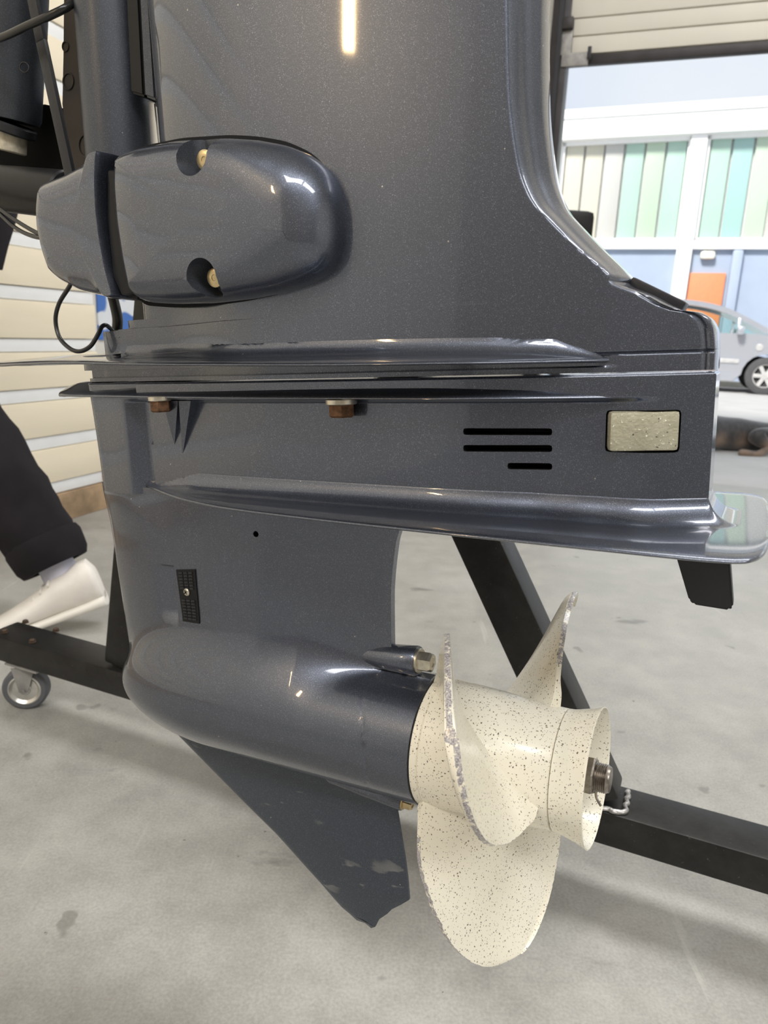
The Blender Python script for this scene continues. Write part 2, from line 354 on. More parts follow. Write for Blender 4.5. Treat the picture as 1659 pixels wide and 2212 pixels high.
# front wall with the door opening; the jamb seen right of the motor
jp = onplane(1205, 300, g2(DA, 0), FN); JB = jp.dot(DIRF)
hp = onplane(1437, 138, g2(DA, 0), FN); HZ = hp.z
structure(gbox('wall_front', DA, DA + .2, LB - .1, JB - .06, 0, CH, 'plaster'))
structure(gbox('trim_2', DA - .10, DA + .04, JB - .075, JB + .020, 0, CH, 'darkrail', None, .004))
gbox('trim_3', DA - .13, DA - .10, JB - .035, JB - .012, 0, CH, 'darkmetal')['kind'] = 'structure'
DR = RB - .3
structure(gbox('trim_4', DA - .10, DA + .04, DR, DR + .09, 0, CH, 'darkrail', None, .004))
structure(gbox('wall_front', DA, DA + .2, DR + .06, RB, 0, CH, 'plaster'))
door = empty('door_1', g2(DA - .05, (JB + DR) / 2, HZ)); door['kind'] = 'structure'
def dz(x, y): return onplane(x, y, g2(DA - .05, 0), FN).z
zz = [HZ + .050, dz(1480, 62), dz(1480, 22), dz(1480, -30), dz(1480, -85), dz(1480, -150), CH - .02]
zz = [q for q in zz if q < CH - .01] + [CH - .02]
def dbox(name, z0, z1, m, a0=-.075, a1=-.03, b0=JB - .01, b1=DR, bev=0):
    o = gbox(name, DA + a0, DA + a1, b0, b1, z0, z1, m, None, bev); o.parent = door; o.matrix_parent_inverse = Matrix.Translation(-door.location); return o
for i in range(len(zz) - 1):
    dbox('panel', zz[i] + .002, zz[i + 1] - .002, 'doorpanel', bev=.010)
dbox('bottom_seal', HZ, HZ + .048, 'darkrail', bev=.008)
dbox('backing', HZ + .03, CH - .02, 'doorpanel', -.06, -.035)
# roller bracket on the door's lower corner
q = onplane(1226, 75, g2(DA - .10, 0), FN); bb = q.dot(DIRF); pz = .0026
dbox('hinge_bracket', q.z - .10, q.z + .06, 'galv', -.11, -.08, bb - .035, bb + .028, .006)
dbox('hinge_bracket', q.z - .155, q.z - .09, 'galv', -.11, -.08, bb - .02, bb + .12, .006)
dbox('roller', q.z + .015, q.z + .075, 'darkrail', -.14, -.09, bb - .03, bb + .03, .012)
dbox('spring_clip', q.z - .13, q.z - .07, 'darkmetal', -.125, -.11, bb + .115, bb + .135, .004)
# street
structure(gbox('ground', DA + .02, DA + 60, -40, 50, -.15, 0, 'tarmac'))
# ------------------------------------------------------------------ the outboard motor: local x = aft, y = up, z = towards the near side
A_ = np.array([0.88652186, 0.06906813, -0.45750254]); W_ = np.array([-0.46174616, 0.19508289, -0.86529368]); V_ = np.array([-0.0294867, -0.97835181, -0.20483719])
O_ = ray(1290, 1683) * 0.61
BASE = -0.234
motor = empty('outboard_motor', (0, 0, 0), 'blue-grey metallic outboard motor leg with cream propeller hanging in the black stand', 'outboard motor')
Ow = c2w(O_ + BASE * V_); wa, wv, ww = [c2w(q) - Vector((0, 0, CAMH)) for q in (A_, V_, W_)]
motor.matrix_world = Matrix(((wa.x, wv.x, ww.x, Ow.x), (wa.y, wv.y, ww.y, Ow.y), (wa.z, wv.z, ww.z, Ow.z), (0, 0, 0, 1)))
def mp(x, y, wz=0.0):                                          # point of the motor's plane z = wz seen at a given place
    r = ray(x, y); t = (O_ @ W_ + wz) / (r @ W_); P = r * t - O_; return Vector((float(P @ A_), float(P @ V_), wz))
def hgrid(rows, LE, TE, H, nu=150, split=None):                            # closed body from half-thickness H(u, v), mirrored about z = 0
    vs = []; fs = []; n = nu
    x = np.linspace(0, 1, n + 1); t = .55 * .5 * (1 - np.cos(np.pi * x)) + .45 * x
    for v in rows:
        a, b_ = float(LE(v)), float(TE(v)); u = a + (b_ - a) * t if split is None else np.where(x <= .82, a + (split - a) * np.interp(x / .82, x, t), split + (b_ - split) * np.clip((x - .82) / .18, 0, 1)); h = np.maximum(H(u, v), .0006)
        for i in range(n + 1): vs.append((u[i], v, h[i]))
        for i in range(n, -1, -1): vs.append((u[i], v, -h[i]))
    m = 2 * (n + 1)
    for r in range(len(rows) - 1):
        for i in range(m): fs.append((r * m + i, r * m + (i + 1) % m, (r + 1) * m + (i + 1) % m, (r + 1) * m + i))
    for base in (0, (len(rows) - 1) * m):
        for i in range(n): fs.append((base + i, base + i + 1, base + m - 2 - i, base + m - 1 - i))
    return vs, fs
def slab(us, wm, vtop, thick, B=None, rf=0, droop=0, nw=44, uTE=None, ff=-9, ep=14, dome=None):
    """plate following an outline: half width wm(u), ridge height vtop(u), fillet radius rf against a wall of half width B(u)"""
    vs = []; fs = []; x = np.linspace(-1, 1, 2 * nw + 1); s = np.sign(x) * np.abs(x) ** .9
    for u in us:
        W0 = max(float(wm(u)), .0006)
        if rf:
            Br = min(float(B(min(u, uTE) if uTE is not None else u)), W0 * .6); Br2 = min(Br + rf, Br + (W0 - Br) * .8); k1, k2 = nw // 5, nw // 2
            t2 = np.linspace(0, 1, k2 + 1)[1:] ** 1.5
            zp = np.concatenate([np.linspace(0, Br, k1 + 1), Br + (Br2 - Br) * t2, Br2 + (W0 - Br2) * (1 - (1 - np.linspace(0, 1, nw - k1 - k2 + 1)[1:]) ** 1.6)])
            z = np.concatenate([-zp[:0:-1], zp]); sx = z / W0
        else: z = s * W0; sx = s
        if True:
            pass
        e = np.sqrt(np.maximum(0, 1 - np.abs(sx) ** ep)); top = float(vtop(u)) - droop * np.abs(z)
        fil = 0
        if dome: top = float(vtop(u)) - dome[1] + np.minimum(dome[1], dome[0] * (W0 - np.abs(z)))
        if rf:
            du = max(0, u - uTE) if uTE is not None else 0
            d = np.sqrt(du ** 2 + np.maximum(0, np.abs(z) - float(B(min(u, uTE) if uTE is not None else u))) ** 2)
            re = min(rf, max(1e-5, (W0 - float(B(min(u, uTE) if uTE is not None else u))) * .75 + (du * .5))); q = np.clip(1 - d / re, 0, .985); fil = re * (1 - np.sqrt(1 - q * q)) * float(sst(u, ff, ff + .05))
        for k in range(len(s)): vs.append((u, (top - thick / 2 + thick / 2 * e + fil)[k], z[k]))
        for k in range(len(s) - 1, -1, -1): vs.append((u, (top - thick / 2 - thick / 2 * e)[k], z[k]))
    m = 2 * len(s)
    for r in range(len(us) - 1):
        for i in range(m): fs.append((r * m + i, r * m + (i + 1) % m, (r + 1) * m + (i + 1) % m, (r + 1) * m + i))
    fs.append(tuple(range(m))); fs.append(tuple(range((len(us) - 1) * m, len(us) * m)))
    return vs, fs
def frontround(u, le, a, p=2.3): return (1 - np.clip((le + a - u) / a, 0, 1) ** p) ** (1 / p)
def smin(a, b, k): k = np.maximum(k, 1e-9); h = np.maximum(k - np.abs(a - b), 0) / k; return np.minimum(a, b) - h * h * k / 4
def smax(a, b, k): return -smin(-a, -b, k)

# -- upper housing
full = spl([(-.56, .050), (-.45, .058), (-.3, .060), (-.2, .058), (-.1, .053), (0, .044), (.05, .031), (.075, .023)])
TEu = spl([(.30, .073), (.349, .073), (.366, .0715), (.374, .068), (.379, .061), (.3805, .0525), (.392, .031), (.4025, .0125), (.404, .0135), (.409, .010), (.428, -.0085), (.443, -.0225), (.460, -.0368), (.483, -.0455), (.536, -.0525), (.595, -.054), (.95, -.057)])
def LEu(v): return -.412 if v > .4235 else -.470 if v > .3915 else -.522 if v > .368 else -.556
def Hup(u, v):
    le = LEu(v); a = .13 if v > .4235 else .03
    f = full(u)
    if v < .4235: f = np.where(u < -.30, np.minimum(f, .040 + .020 * sst(u, -.40, -.30)), f)
    h = f * frontround(u, le, a, 2.4)
    te = float(TEu(v)); low = float(sst(v, .42, .372)) if False else 1 - float(sst(v, .372, .425))
    h = smin(h, (.0105 + .010 * low) + (te - u) * (3.3 + 1.8 * low), .006)
    h = h - .0022 * np.exp(-((te - u - .0065) / .0016) ** 2)
    h = h - .0016 * math.exp(-((v - .3535) / .0009) ** 2) * sst(u, -.05, .0)
    if v < .3525: h = h - (.024 if v > .3445 else .006) * (1 - sst(u, -.10, .02))
    if .3995 < v < .4235: h = h - np.where(u < -.417, .022, 0)
    if v < .3915: h = h - np.where(u < -.468, .014, 0)
    return h
rows = sorted(set(list(np.arange(.3405, .352, .0012)) + list(np.arange(.352, .356, .0005)) + list(np.arange(.356, .43, .0017)) + list(np.arange(.43, .60, .005)) + list(np.arange(.60, .96, .03)) + [.3675, .3681, .3912, .3917, .3992, .3997, .4232, .4238, .3790, .3806]))
vs, fs = hgrid(rows, LEu, TEu, Hup, 190)
housing = pyd('housing', vs, fs, 'paint', motor, 38)
# recessed strip in the sloping rear edge
a, b2 = Vector((.0128, .4045, 0)), Vector((.0497, .3842, 0)); d = (b2 - a); R = frame(d, (0, 0, 1))
st = box('edge_strip', (a + b2) / 2 + Vector((-.0008, -.0018, 0)), (d.length, .0095, .022), 'darkmetal', motor, R, .002); st['label'] = 'dark insert strip set in the sloping rear edge'
lip = box('edge_clip', Vector((.0098, .4015, 0)), (.0035, .009, .016), 'steel', motor, R, .0008)
# -- splash plate
wms = spl([(-.706, .0), (-.702, .010), (-.69, .020), (-.65, .036), (-.6, .047), (-.5, .062), (-.4, .080), (-.3, .093), (-.19, .100), (-.08, .087), (-.013, .055), (.012, .038)])
v0s = spl([(-.706, .3665), (-.62, .3695), (-.556, .3705), (-.4, .3695), (-.3, .3685), (-.19, .3668), (-.08, .3635), (-.013, .3585), (.012, .3560)])
us = np.concatenate([np.linspace(-.706, -.68, 14), np.linspace(-.675, -.05, 90), np.linspace(-.045, .012, 20)])
Bs = lambda u: float(Hup(np.array([max(u, -.555)]), .385)[0]) if u > -.46 else .028
vs, fs = slab(us, wms, v0s, .0048, Bs, .013, .13, 44, None, -.50)
pyd('splash_plate', vs, fs, 'paint', motor, 50)

# -- gearcase: upper band above the anti-ventilation plate
B2 = spl([(-.56, .040), (-.5, .044), (-.45, .050), (-.3, .058), (-.13, .058), (-.03, .052), (.03, .042), (.06, .029), (.075, .0215)])
rec = spl([(-.56, .013), (-.05, .013), (0, .008), (.045, 0), (.08, 0)])
LEb = spl([(.22, -.5365), (.30, -.5405), (.34, -.5440)])
def Hband(u, v):
    le = float(LEb(v)); h = B2(u) * frontround(u, le, .055, 2.2)
    h = np.where(u < -.44, np.minimum(h, .036 + .004 * sst(u, -.52, -.47)), h)
    h = h - rec(u) * (1 - float(sst(v, .3195, .3240))) * sst(u, -.470, -.452)
    h = h - .0012 * math.exp(-((v - .3395) / .001) ** 2)
    return h
TEb = lambda v: .0735 - .0018 * float(np.exp(-((v - .3392) / .0012) ** 2))
rows = sorted(list(np.arange(.226, .318, .004)) + list(np.arange(.318, .326, .0007)) + list(np.arange(.327, .3365, .002)) + list(np.arange(.3366, .3398, .0005)))
vs1, fs1 = hgrid(rows, LEb, TEb, Hband, 150)
# -- gearcase: strut and torpedo below the plate
R0 = .0605
def torp(u): return R0 * np.sqrt(np.maximum(0, 1 - np.clip((-.395 - u) / .152, 0, 1) ** 2))
def nose(v):
    k = min(.9999, abs(v - .002) / R0); return -.395 - .152 * math.sqrt(1 - k * k)
strut = spl([(-.56, .030), (-.46, .034), (-.40, .035), (-.3, .030), (-.22, .018), (-.178, .0065)])
def LEl(v):
    s = -.541 - .006 * (v - .08) / .1
    if v > .052: return s
    if v > .025: q = (.052 - v) / .027; return s * (1 - q * q) + min(s, nose(v)) * q * q
    return nose(v)
TEl_s = spl([(.05, -.193), (.087, -.1915), (.137, -.1905), (.190, -.184), (.206, -.1795), (.235, -.177)])
def TEl(v): return float(TEl_s(v)) if v > .0655 else -.1505
def Hlow(u, v):
    le = LEl(v); a = strut(u) * frontround(u, le, .12 - .055 * float(sst(v, .17, .225)), 2.1)
    te = float(TEl_s(max(v, .05))); a = np.minimum(a, np.maximum(.0022 + (te - u) * .22, .004))
    R = torp(u); kk = .046 * np.minimum(1, a / .022) * np.minimum(1, R / .06); lo = np.zeros_like(u); hi = np.full_like(u, .11)
    for _ in range(26):
        m_ = (lo + hi) / 2; f = smin(np.sqrt((v - .002) ** 2 + m_ * m_) - R, np.sqrt(np.maximum(m_ - a, 0) ** 2 + max(0, -v) ** 2) + np.minimum(m_ - a, 0) * (1 if v >= 0 else 0), kk); lo = np.where(f <= 0, m_, lo); hi = np.where(f <= 0, hi, m_)
    h = lo
    # flared land ahead of the water inlet
    r = sst(u, -.462, -.452) * (1 - sst(u, -.429, -.4285)) * sst(v, .088, .101) * (1 - sst(v, .149, .1515))
    h = h - .0065 * r * np.clip((u + .462) / .033, 0, 1)
    # joint of the bearing carrier
    return h - .0009 * np.exp(-((u + .192 + .02 * (v / R0) ** 2) / .0008) ** 2) * (1 if v < .055 else 0)
th = np.linspace(-math.pi / 2 + .03, .62, 60); rows = list(.002 + R0 * np.sin(th)) + list(np.arange(.038, .064, .0022)) + [.0650, .0658] + list(np.arange(.068, .236, .0035))
vs2, fs2 = hgrid(sorted(rows), LEl, TEl, Hlow, 200, -.215)
band = pyd('gearcase_band', vs1, fs1, 'paint', motor, 36)
body_b = bmesh.new(); me = bpy.data.meshes.new('t'); me.from_pydata(vs2, [], fs2); body_b.from_mesh(me); bpy.data.meshes.remove(me)
gearcase = bobj('gearcase', body_b, 'paint', motor, 36)
# openings cut in the gearcase: three slots, the anode window, a drain hole
cb = bmesh.new()
def slot(x0, x1, y, hgt):
    p, q = mp(x0, y, .04), mp(x1, y + 2, .04); c = (p + q) / 2; add_box(cb, (c.x, c.y, .040), ((q - p).length, hgt, .040), frame(q - p, (0, 0, 1)) @ Matrix.Rotation(-math.pi / 2, 3, 'X') if False else Matrix.Rotation(math.atan2(q.y - p.y, q.x - p.x), 3, 'Z'), .0022)
slot(1005, 1193, 931, .0052); slot(1005, 1193, 967, .0052); slot(1098, 1193, 1006, .0050)
p, q = mp(1312, 885, .036), mp(1466, 979, .036); ac = (p + q) / 2; asz = (abs(q.x - p.x), abs(p.y - q.y))
add_box(cb, (ac.x, ac.y, .040), (asz[0], asz[1], .034), None, .003)
cut = bobj('cutter', cb, 'recess_shade')  # cut faces coloured near-black: shade inside the slots and window is painted
cb = bmesh.new(); dh = mp(563, 1150, .024); add_lathe(cb, cyl(.0030, .05, .0002), (dh.x, dh.y, .005), (0, 0, 1), 20)
cut2 = bobj('cutter', cb, 'recess_shade')  # drain hole's inner shade painted the same way
def boolean(o, cutter):
    md = o.modifiers.new('cut', 'BOOLEAN'); md.object = cutter; md.operation = 'DIFFERENCE'; md.solver = 'EXACT'; md.use_self = True; md.material_mode = 'TRANSFER'
    cutter.parent = o.parent; dg = bpy.context.evaluated_depsgraph_get(); dg.update()
    me2 = bpy.data.meshes.new_from_object(o.evaluated_get(dg)); old = o.data; o.modifiers.clear(); o.data = me2; bpy.data.meshes.remove(old)
    cm = cutter.data; bpy.data.objects.remove(cutter); bpy.data.meshes.remove(cm)
boolean(band, cut); boolean(gearcase, cut2)
body_b = bmesh.new(); body_b.from_mesh(gearcase.data); body_b.from_mesh(band.data)
n0 = len(body_b.faces)
add_lathe(body_b, [(0, 0), (.010, .0045), (.035, .0100), (.058, .0130), (.083, .0142), (.0845, .0136), (.0847, 0)], (-.2500, .0745, .0), (1, .045, 0), 28)
add_lathe(body_b, [(0, 0), (.02, .0075), (.10, .009), (.1018, .0085), (.1020, 0)], (-.287, -.0665, 0), (1, -.075, 0), 24)
for q in (band, gearcase):
    md_ = q.data; bpy.data.objects.remove(q); bpy.data.meshes.remove(md_)
gearcase = bobj('gearcase', body_b, 'paint', motor, 36); gearcase.data.materials.append(M['recess_shade'])
an = box('anode', (ac.x - .0002, ac.y + .0002, float(B2(ac.x)) - .0078), (asz[0] * .955, asz[1] * .94, .014), 'anode', motor, Matrix.Rotation(.34, 3, 'Y'), .003); an['label'] = 'pitted grey-gold anode block in the rectangular window'
# flange at the top of the gearcase
wmf = spl([(-.606, 0), (-.602, .010), (-.59, .019), (-.56, .031), (-.5, .046), (-.4, .060), (-.3, .067), (-.13, .070), (-.06, .063), (-.02, .0545), (.03, .040)])
v0f = spl([(-.606, .3410), (-.55, .3410), (-.4, .3400), (-.13, .3385), (.03, .3375)])
us = np.concatenate([np.linspace(-.606, -.58, 14), np.linspace(-.575, .03, 70)])
vs, fs = slab(us, wmf, v0f, .0058, None, 0, 0, 44, None, -9, 9, (.42, .0115))
pyd('flange', vs, fs, 'paint', motor, 50)
# anti-ventilation plate with its fillet
wmp = spl([(-.487, .006), (-.478, .020), (-.45, .036), (-.40, .060), (-.37, .073), (-.30, .0925), (-.2, .103), (-.12, .108), (-.04, .112), (.02, .115), (.075, .117), (.092, .1155), (.1, .112), (.106, .103), (.110, .088), (.1122, .068), (.1130, .03)])
v0p = spl([(-.487, .2395), (-.45, .2370), (-.4, .2355), (-.3, .235), (.12, .2345)])
us = np.concatenate([np.linspace(-.487, -.45, 12), np.linspace(-.445, .06, 90), np.linspace(.063, .113, 40)])
Bp = lambda u: float(Hband(np.array([u]), .245)[0])
vs, fs = slab(us, wmp, v0p, .0062, Bp, .021, 0.0, 60, .0735)
plate = pyd('anti_ventilation_plate', vs, fs, 'paint', motor, 50)
# trim tab under the plate
b = bmesh.new()
tp = [mp(x, y, 0) for x, y in ((1450, 1190), (1572, 1196), (1585, 1305), (1576, 1312), (1500, 1300), (1490, 1290))]
for z, f in ((.010, 1), (-.010, 1)):
    for q in tp: b.verts.new((q.x, q.y + (.012 if q.y > .195 else 0), z * (.8 if q.y < .19 else 1)))
b.verts.ensure_lookup_table(); n = len(tp)
b.faces.new([b.verts[i] for i in range(n)]); b.faces.new([b.verts[n + i] for i in range(n)])
for i in range(n): b.faces.new((b.verts[i], b.verts[(i + 1) % n], b.verts[n + (i + 1) % n], b.verts[n + i]))
bmesh.ops.bevel(b, geom=list(b.edges), offset=.0015, segments=2, affect='EDGES')
bobj('trim_tab', b, 'darkmetal', motor, 40)
# skeg: flat blade with a chipped tip
sk = [(375, 1570), (390, 1590), (445, 1646), (520, 1722), (600, 1801), (660, 1868), (700, 1912), (722, 1938), (740, 1958), (757, 1972), (772, 1986), (790, 1992), (803, 2003), (812, 2000), (820, 1984), (838, 1972), (848, 1962), (868, 1952), (885, 1942), (881, 1895), (875, 1850), (866, 1795), (857, 1740), (852, 1700)]
sp = [mp(x, y, 0) for x, y in sk]; top = [Vector((-.19, -.045, 0)), Vector((-.47, -.045, 0))]
poly = sp + top; b = bmesh.new()
def inset_poly(P, d):
    n = len(P); out = []
    ar = sum(P[i].x * P[(i + 1) % n].y - P[(i + 1) % n].x * P[i].y for i in range(n))
    sg = 1 if ar > 0 else -1
    for i in range(n):
        t = (P[(i + 1) % n] - P[i - 1]).normalized(); out.append(P[i] + Vector((-t.y, t.x, 0)) * (d * sg))
    return out
rings = []
for z, d in ((.0015, 0), (.0045, .007), (-.0045, .007), (-.0015, 0)):
    rings.append([b.verts.new((q.x, q.y, z)) for q in inset_poly(poly, d)])
n = len(poly)
for r0, r1 in ((0, 1), (3, 0), (2, 3)):
    for i in range(n): b.faces.new((rings[r0][i], rings[r0][(i + 1) % n], rings[r1][(i + 1) % n], rings[r1][i]))
bmesh.ops.triangulate(b, faces=[b.faces.new(rings[1]), b.faces.new(rings[2])])
bobj('skeg', b, 'skeg', motor, 25)
# gusset ribs beside the front bolt
b = bmesh.new(); zt = float(B2(-.38)) - .002; zr = zt - .013
for x0, x1, ax, ay in ((351, 384, 377, 962), (386, 412, 394, 988)):
    p0, p1, pa = mp(x0, 866, zt), mp(x1, 866, zt), mp(ax, ay, zr)
    q = [b.verts.new(v) for v in (p0, p1, (p0.x, p0.y, zr - .004), (p1.x, p1.y, zr - .004), pa)]
    for f in ((0, 1, 3, 2), (0, 4, 1), (1, 4, 3), (2, 0, 4), (3, 4, 2)):
        b.faces.new([q[i] for i in f])
bobj('gusset_rib', b, 'paint', motor, 20)
# bolts under the flange
for x, y, r in ((346, 860, .0100), (737, 867, .0116)):
    p = mp(x, y, .0565); bo = lathe('washer', cyl(r * 1.12, .0045), p + Vector((0, .002, 0)), (0, -1, 0), 'zinc', motor, 32)
    h = hexbolt('flange_bolt', p + Vector((0, -.0015, 0)), (0, -1, 0), r, .0115, 'rust', motor, False); h['label'] = 'rusty hex bolt head under the flange'
# gearcase rear bolts
p = mp(874, 1436, .0); hexbolt('carrier_bolt', Vector((-.1660, .0785, 0)), (1, .03, 0), .0096, .015, 'zinc', motor)
hexbolt('carrier_bolt', Vector((-.186, -.074, 0)), (1, -.05, 0), .0062, .011, 'brass', motor)
# water inlet grille
gp = [mp(*q, .034) for q in ((383, 1230), (424, 1229), (434, 1346), (398, 1340))]
gz = [float(Hlow(np.array([q.x]), q.y)[0]) for q in gp]
def gpt(s, t, off=0):                                          # bilinear on the grille, lying on the casting's side
    q = gp[0].lerp(gp[1], s).lerp(gp[3].lerp(gp[2], s), t); z = float(Hlow(np.array([max(q.x, -.4283)]), q.y)[0]); return Vector((q.x, q.y, z + off))
b = bmesh.new(); NI, NJ = 6, 14; top = [[b.verts.new(gpt(i / NI, j / NJ, .0012)) for j in range(NJ + 1)] for i in range(NI + 1)]; bot = [[b.verts.new(gpt(i / NI, j / NJ, -.010)) for j in range(NJ + 1)] for i in range(NI + 1)]
for i in range(NI):
    for j in range(NJ):
        b.faces.new((top[i][j], top[i + 1][j], top[i + 1][j + 1], top[i][j + 1])); b.faces.new((bot[i][j], bot[i][j + 1], bot[i + 1][j + 1], bot[i + 1][j]))
bmesh.ops.recalc_face_normals(b, faces=b.faces)
edge = [(i, 0) for i in range(NI)] + [(NI, j) for j in range(NJ)] + [(i, NJ) for i in range(NI, 0, -1)] + [(0, j) for j in range(NJ, 0, -1)]
for k in range(len(edge)):
    i, j = edge[k]; i2, j2 = edge[(k + 1) % len(edge)]; b.faces.new((top[i][j], top[i2][j2], bot[i2][j2], bot[i][j]))
grille = bobj('inlet_grille', b, 'black', motor)
for j in range(16):
    if 6 <= j <= 8: continue
    for i in range(3):
        c = gpt(.24 + .26 * i, .06 + .058 * j, .0014); t = (gpt(.3 + .26 * i, .06 + .058 * j) - gpt(.2 + .26 * i, .06 + .058 * j))
        box('grille_bar', c, (.0052, .0017, .0022), 'darkmetal', grille, frame(t, (0, 1, 0)), .0004)
c = gpt(.46, .42, .0012); sn = (Vector((-.15, 0, 1))).normalized()
scr = lathe('screw', [(0, 0), (0, .0042), (.0008, .0042), (.0016, .0034), (.0018, 0)], c, sn, 'zinc', grille, 28)
for a in (.6, .6 + math.pi / 2): box('cross_slot', c + sn * .0017, (.0048, .0011, .0006), 'recess_shade', grille, Matrix.Rotation(a, 3, 'Z'), .0001)

# -- lower mount cover, two shells with a gap, and its bolts
def resample(P, n, k=3):
    P = [Vector((p.x, p.y, 0)) for p in P]; P = P + [P[0]]; L = [0]
    for i in range(1, len(P)): L.append(L[-1] + (P[i] - P[i - 1]).length)
    out = []
    for j in range(n):
        s = L[-1] * j / n; i = min(max(int(np.searchsorted(L, s)), 1), len(P) - 1); f = (s - L[i - 1]) / (L[i] - L[i - 1] + 1e-12); out.append(P[i - 1].lerp(P[i], f))
    for _ in range(k): out = [(out[i - 1] + 2 * out[i] + out[(i + 1) % n]) / 4 for i in range(n)]
    return out
def pillow(name, pix, wpl, prof, mult, m, ang=40, n=150, top=None, poly=False, ms=40):
    base = [mp(x, y, wpl) for x, y in pix]
    P = resample(base, n) if not poly else base
    cen = sum(P, Vector()) / len(P); b = bmesh.new(); rings = []
    N = inset_poly([Vector((p.x, p.y, 0)) for p in P], 1.0)
    ktop = prof[-1][0]
    mu = [mult(p) for p in P]
    for _ in range(ms): mu = [(mu[i - 1] + 2 * mu[i] + mu[(i + 1) % n]) / 4 for i in range(n)]
    for z, d in prof:
        rings.append([Vector((p.x, p.y, z)) + (q - Vector((p.x, p.y, 0))) * (d * k) for p, q, k in zip(P, N, mu)])
    last = rings[-1]
    for f in (.25, .5, .75): rings.append([Vector((q.x + (cen.x - q.x) * f, q.y + (cen.y - q.y) * f, ktop + (top or .001) * (1 - (1 - f) ** 2))) for q in last])
    V = [[b.verts.new(v) for v in r] for r in rings]
    for r0, r1 in zip(V, V[1:]):
        for i in range(n): b.faces.new((r0[i], r0[(i + 1) % n], r1[(i + 1) % n], r1[i]))
    b.faces.new(V[0]); c = b.verts.new((cen.x, cen.y, ktop + (top or .001)))
    for i in range(n): b.faces.new((V[-1][i], V[-1][(i + 1) % n], c))
    return bobj(name, b, m, motor, ang)
aftp = [(276, 345), (284, 334), (320, 321), (400, 305), (500, 299), (560, 302), (620, 312), (670, 334), (703, 365), (720, 405), (728, 455), (729, 510), (722, 556), (703, 588), (660, 612), (600, 632), (530, 646), (450, 655), (380, 657), (322, 655), (306, 642), (291, 570), (279, 490), (273, 410)]
prof = [(.040, .003), (.058, .0005), (.066, 0), (.074, .0015), (.082, .0055), (.089, .0125), (.0945, .022), (.0975, .033)]
aft = pillow('mount_cover', aftp, .070, prof, lambda p: 1.0 if p.x > -.25 else .5, 'paint', top=.002)
frp = [(97, 500), (95, 455), (99, 412), (108, 395), (160, 374), (200, 352), (225, 338), (252, 331), (247, 350), (245, 400), (247, 460), (254, 520), (266, 585), (282, 645), (262, 648), (225, 640), (180, 629), (140, 608), (122, 590), (108, 548)]
prof2 = [(.040, .004), (.062, .0), (.074, 0), (.082, .002), (.089, .0075), (.094, .016), (.0955, .024)]
fr = pillow('mount_cover', frp, .076, prof2, lambda p: .08 if p.x > -.430 else .75, 'paint', top=.0008, ms=8)
gapf = pillow('cover_gap', [(252, 352), (282, 350), (278, 470), (292, 580), (308, 650), (285, 648), (262, 600), (252, 480)], .076, [(.040, 0), (.076, 0), (.080, .001)], lambda p: 1, 'black')
gapb = pillow('cover_gap', [(250, 372), (285, 372), (282, 470), (296, 580), (306, 636), (280, 640), (262, 600), (250, 480)], .080, [(.070, 0), (.0885, 0), (.0895, .001)], lambda p: 1, 'black')
rim = pillow('cover_gap_shade', [(x + (x - 480) * .016, y + (y - 475) * .034) for x, y in aftp], .058, [(.030, 0), (.0605, 0), (.0612, .001)], lambda p: 1, 'recess_shade')  # black sheet painted in for the shadow gap around the cover
# bolt pockets
for (x, y, dy) in ((420, 338, .016), (441, 600, 0)):
    cb = bmesh.new(); p = mp(x, y, .094); n = 40; ax = Vector((.18, 0, -1)).normalized(); R = frame(ax, (0, 1, 0)); st_ = Vector((p.x - .005, p.y, .125)); rr = []
    for d_, r_ in ((0, .0150), (.045, .0150), (.052, .0110)):
        r1 = []
        for k in range(n):
            a_ = 2 * math.pi * k / n; cy, sz = math.cos(a_), math.sin(a_); r1.append(cb.verts.new(st_ + ax * d_ + Vector((0, 1, 0)) * (sz * r_ + (dy if sz > 0 else 0)) + R @ Vector((0, cy * r_, 0))))
        rr.append(r1)
    for A, B in zip(rr, rr[1:]):
        for k in range(n): cb.faces.new((A[k], A[(k + 1) % n], B[(k + 1) % n], B[k]))
    cb.faces.new(rr[0]); cb.faces.new(rr[-1])
    c2 = bobj('cutter', cb, 'paint_satin'); boolean(aft, c2); smooth(aft.data, 40); print('aft faces', len(aft.data.polygons))
for (x, y) in ((440, 345), (462, 600)):
    p = mp(x, y, .086)
    bo = lathe('mount_bolt', [(-.024, .0), (-.024, .0094), (-.018, .0094), (-.018, .0076), (-.001, .0076), (.0, .006), (.0, .0025), (-.0006, .0022), (-.0006, 0)], p, (.06, -.1, 1), 'brass', motor, 40); bo['label'] = 'yellow zinc-plated bolt head sunk in the mount cover'

# -- swivel tube, brackets and rods ahead of the housing
def mcyl(name, x0, y0, x1, y1, wz, r, m, prof=None, parent=motor, n=40):
    p, q = mp(x0, y0, wz), mp(x1, y1, wz); L = (q - p).length
    return lathe(name, prof(L, r) if prof else cyl(r, L, r * .08), p, q - p, m, parent, n)
mcyl('swivel_tube', 196, -640, 268, 430, .0, .0335, 'paint_satin')
def plateobj(name, pix, wz, th, m, bev=.002, lab=None):
    P = [mp(x, y, wz) for x, y in pix]; b = bmesh.new(); n = len(P)
    for z in (0, -th):
        for q in P: b.verts.new((q.x, q.y, q.z + z))
    b.verts.ensure_lookup_table()
    b.faces.new([b.verts[i] for i in range(n)]); b.faces.new([b.verts[n + i] for i in range(n)])
    for i in range(n): b.faces.new((b.verts[i], b.verts[(i + 1) % n], b.verts[n + (i + 1) % n], b.verts[n + i]))
    if bev: bmesh.ops.bevel(b, geom=list(b.edges), offset=bev, segments=2, affect='EDGES')
    o = bobj(name, b, m, motor, 30)
    if lab: o['label'] = lab
    return o
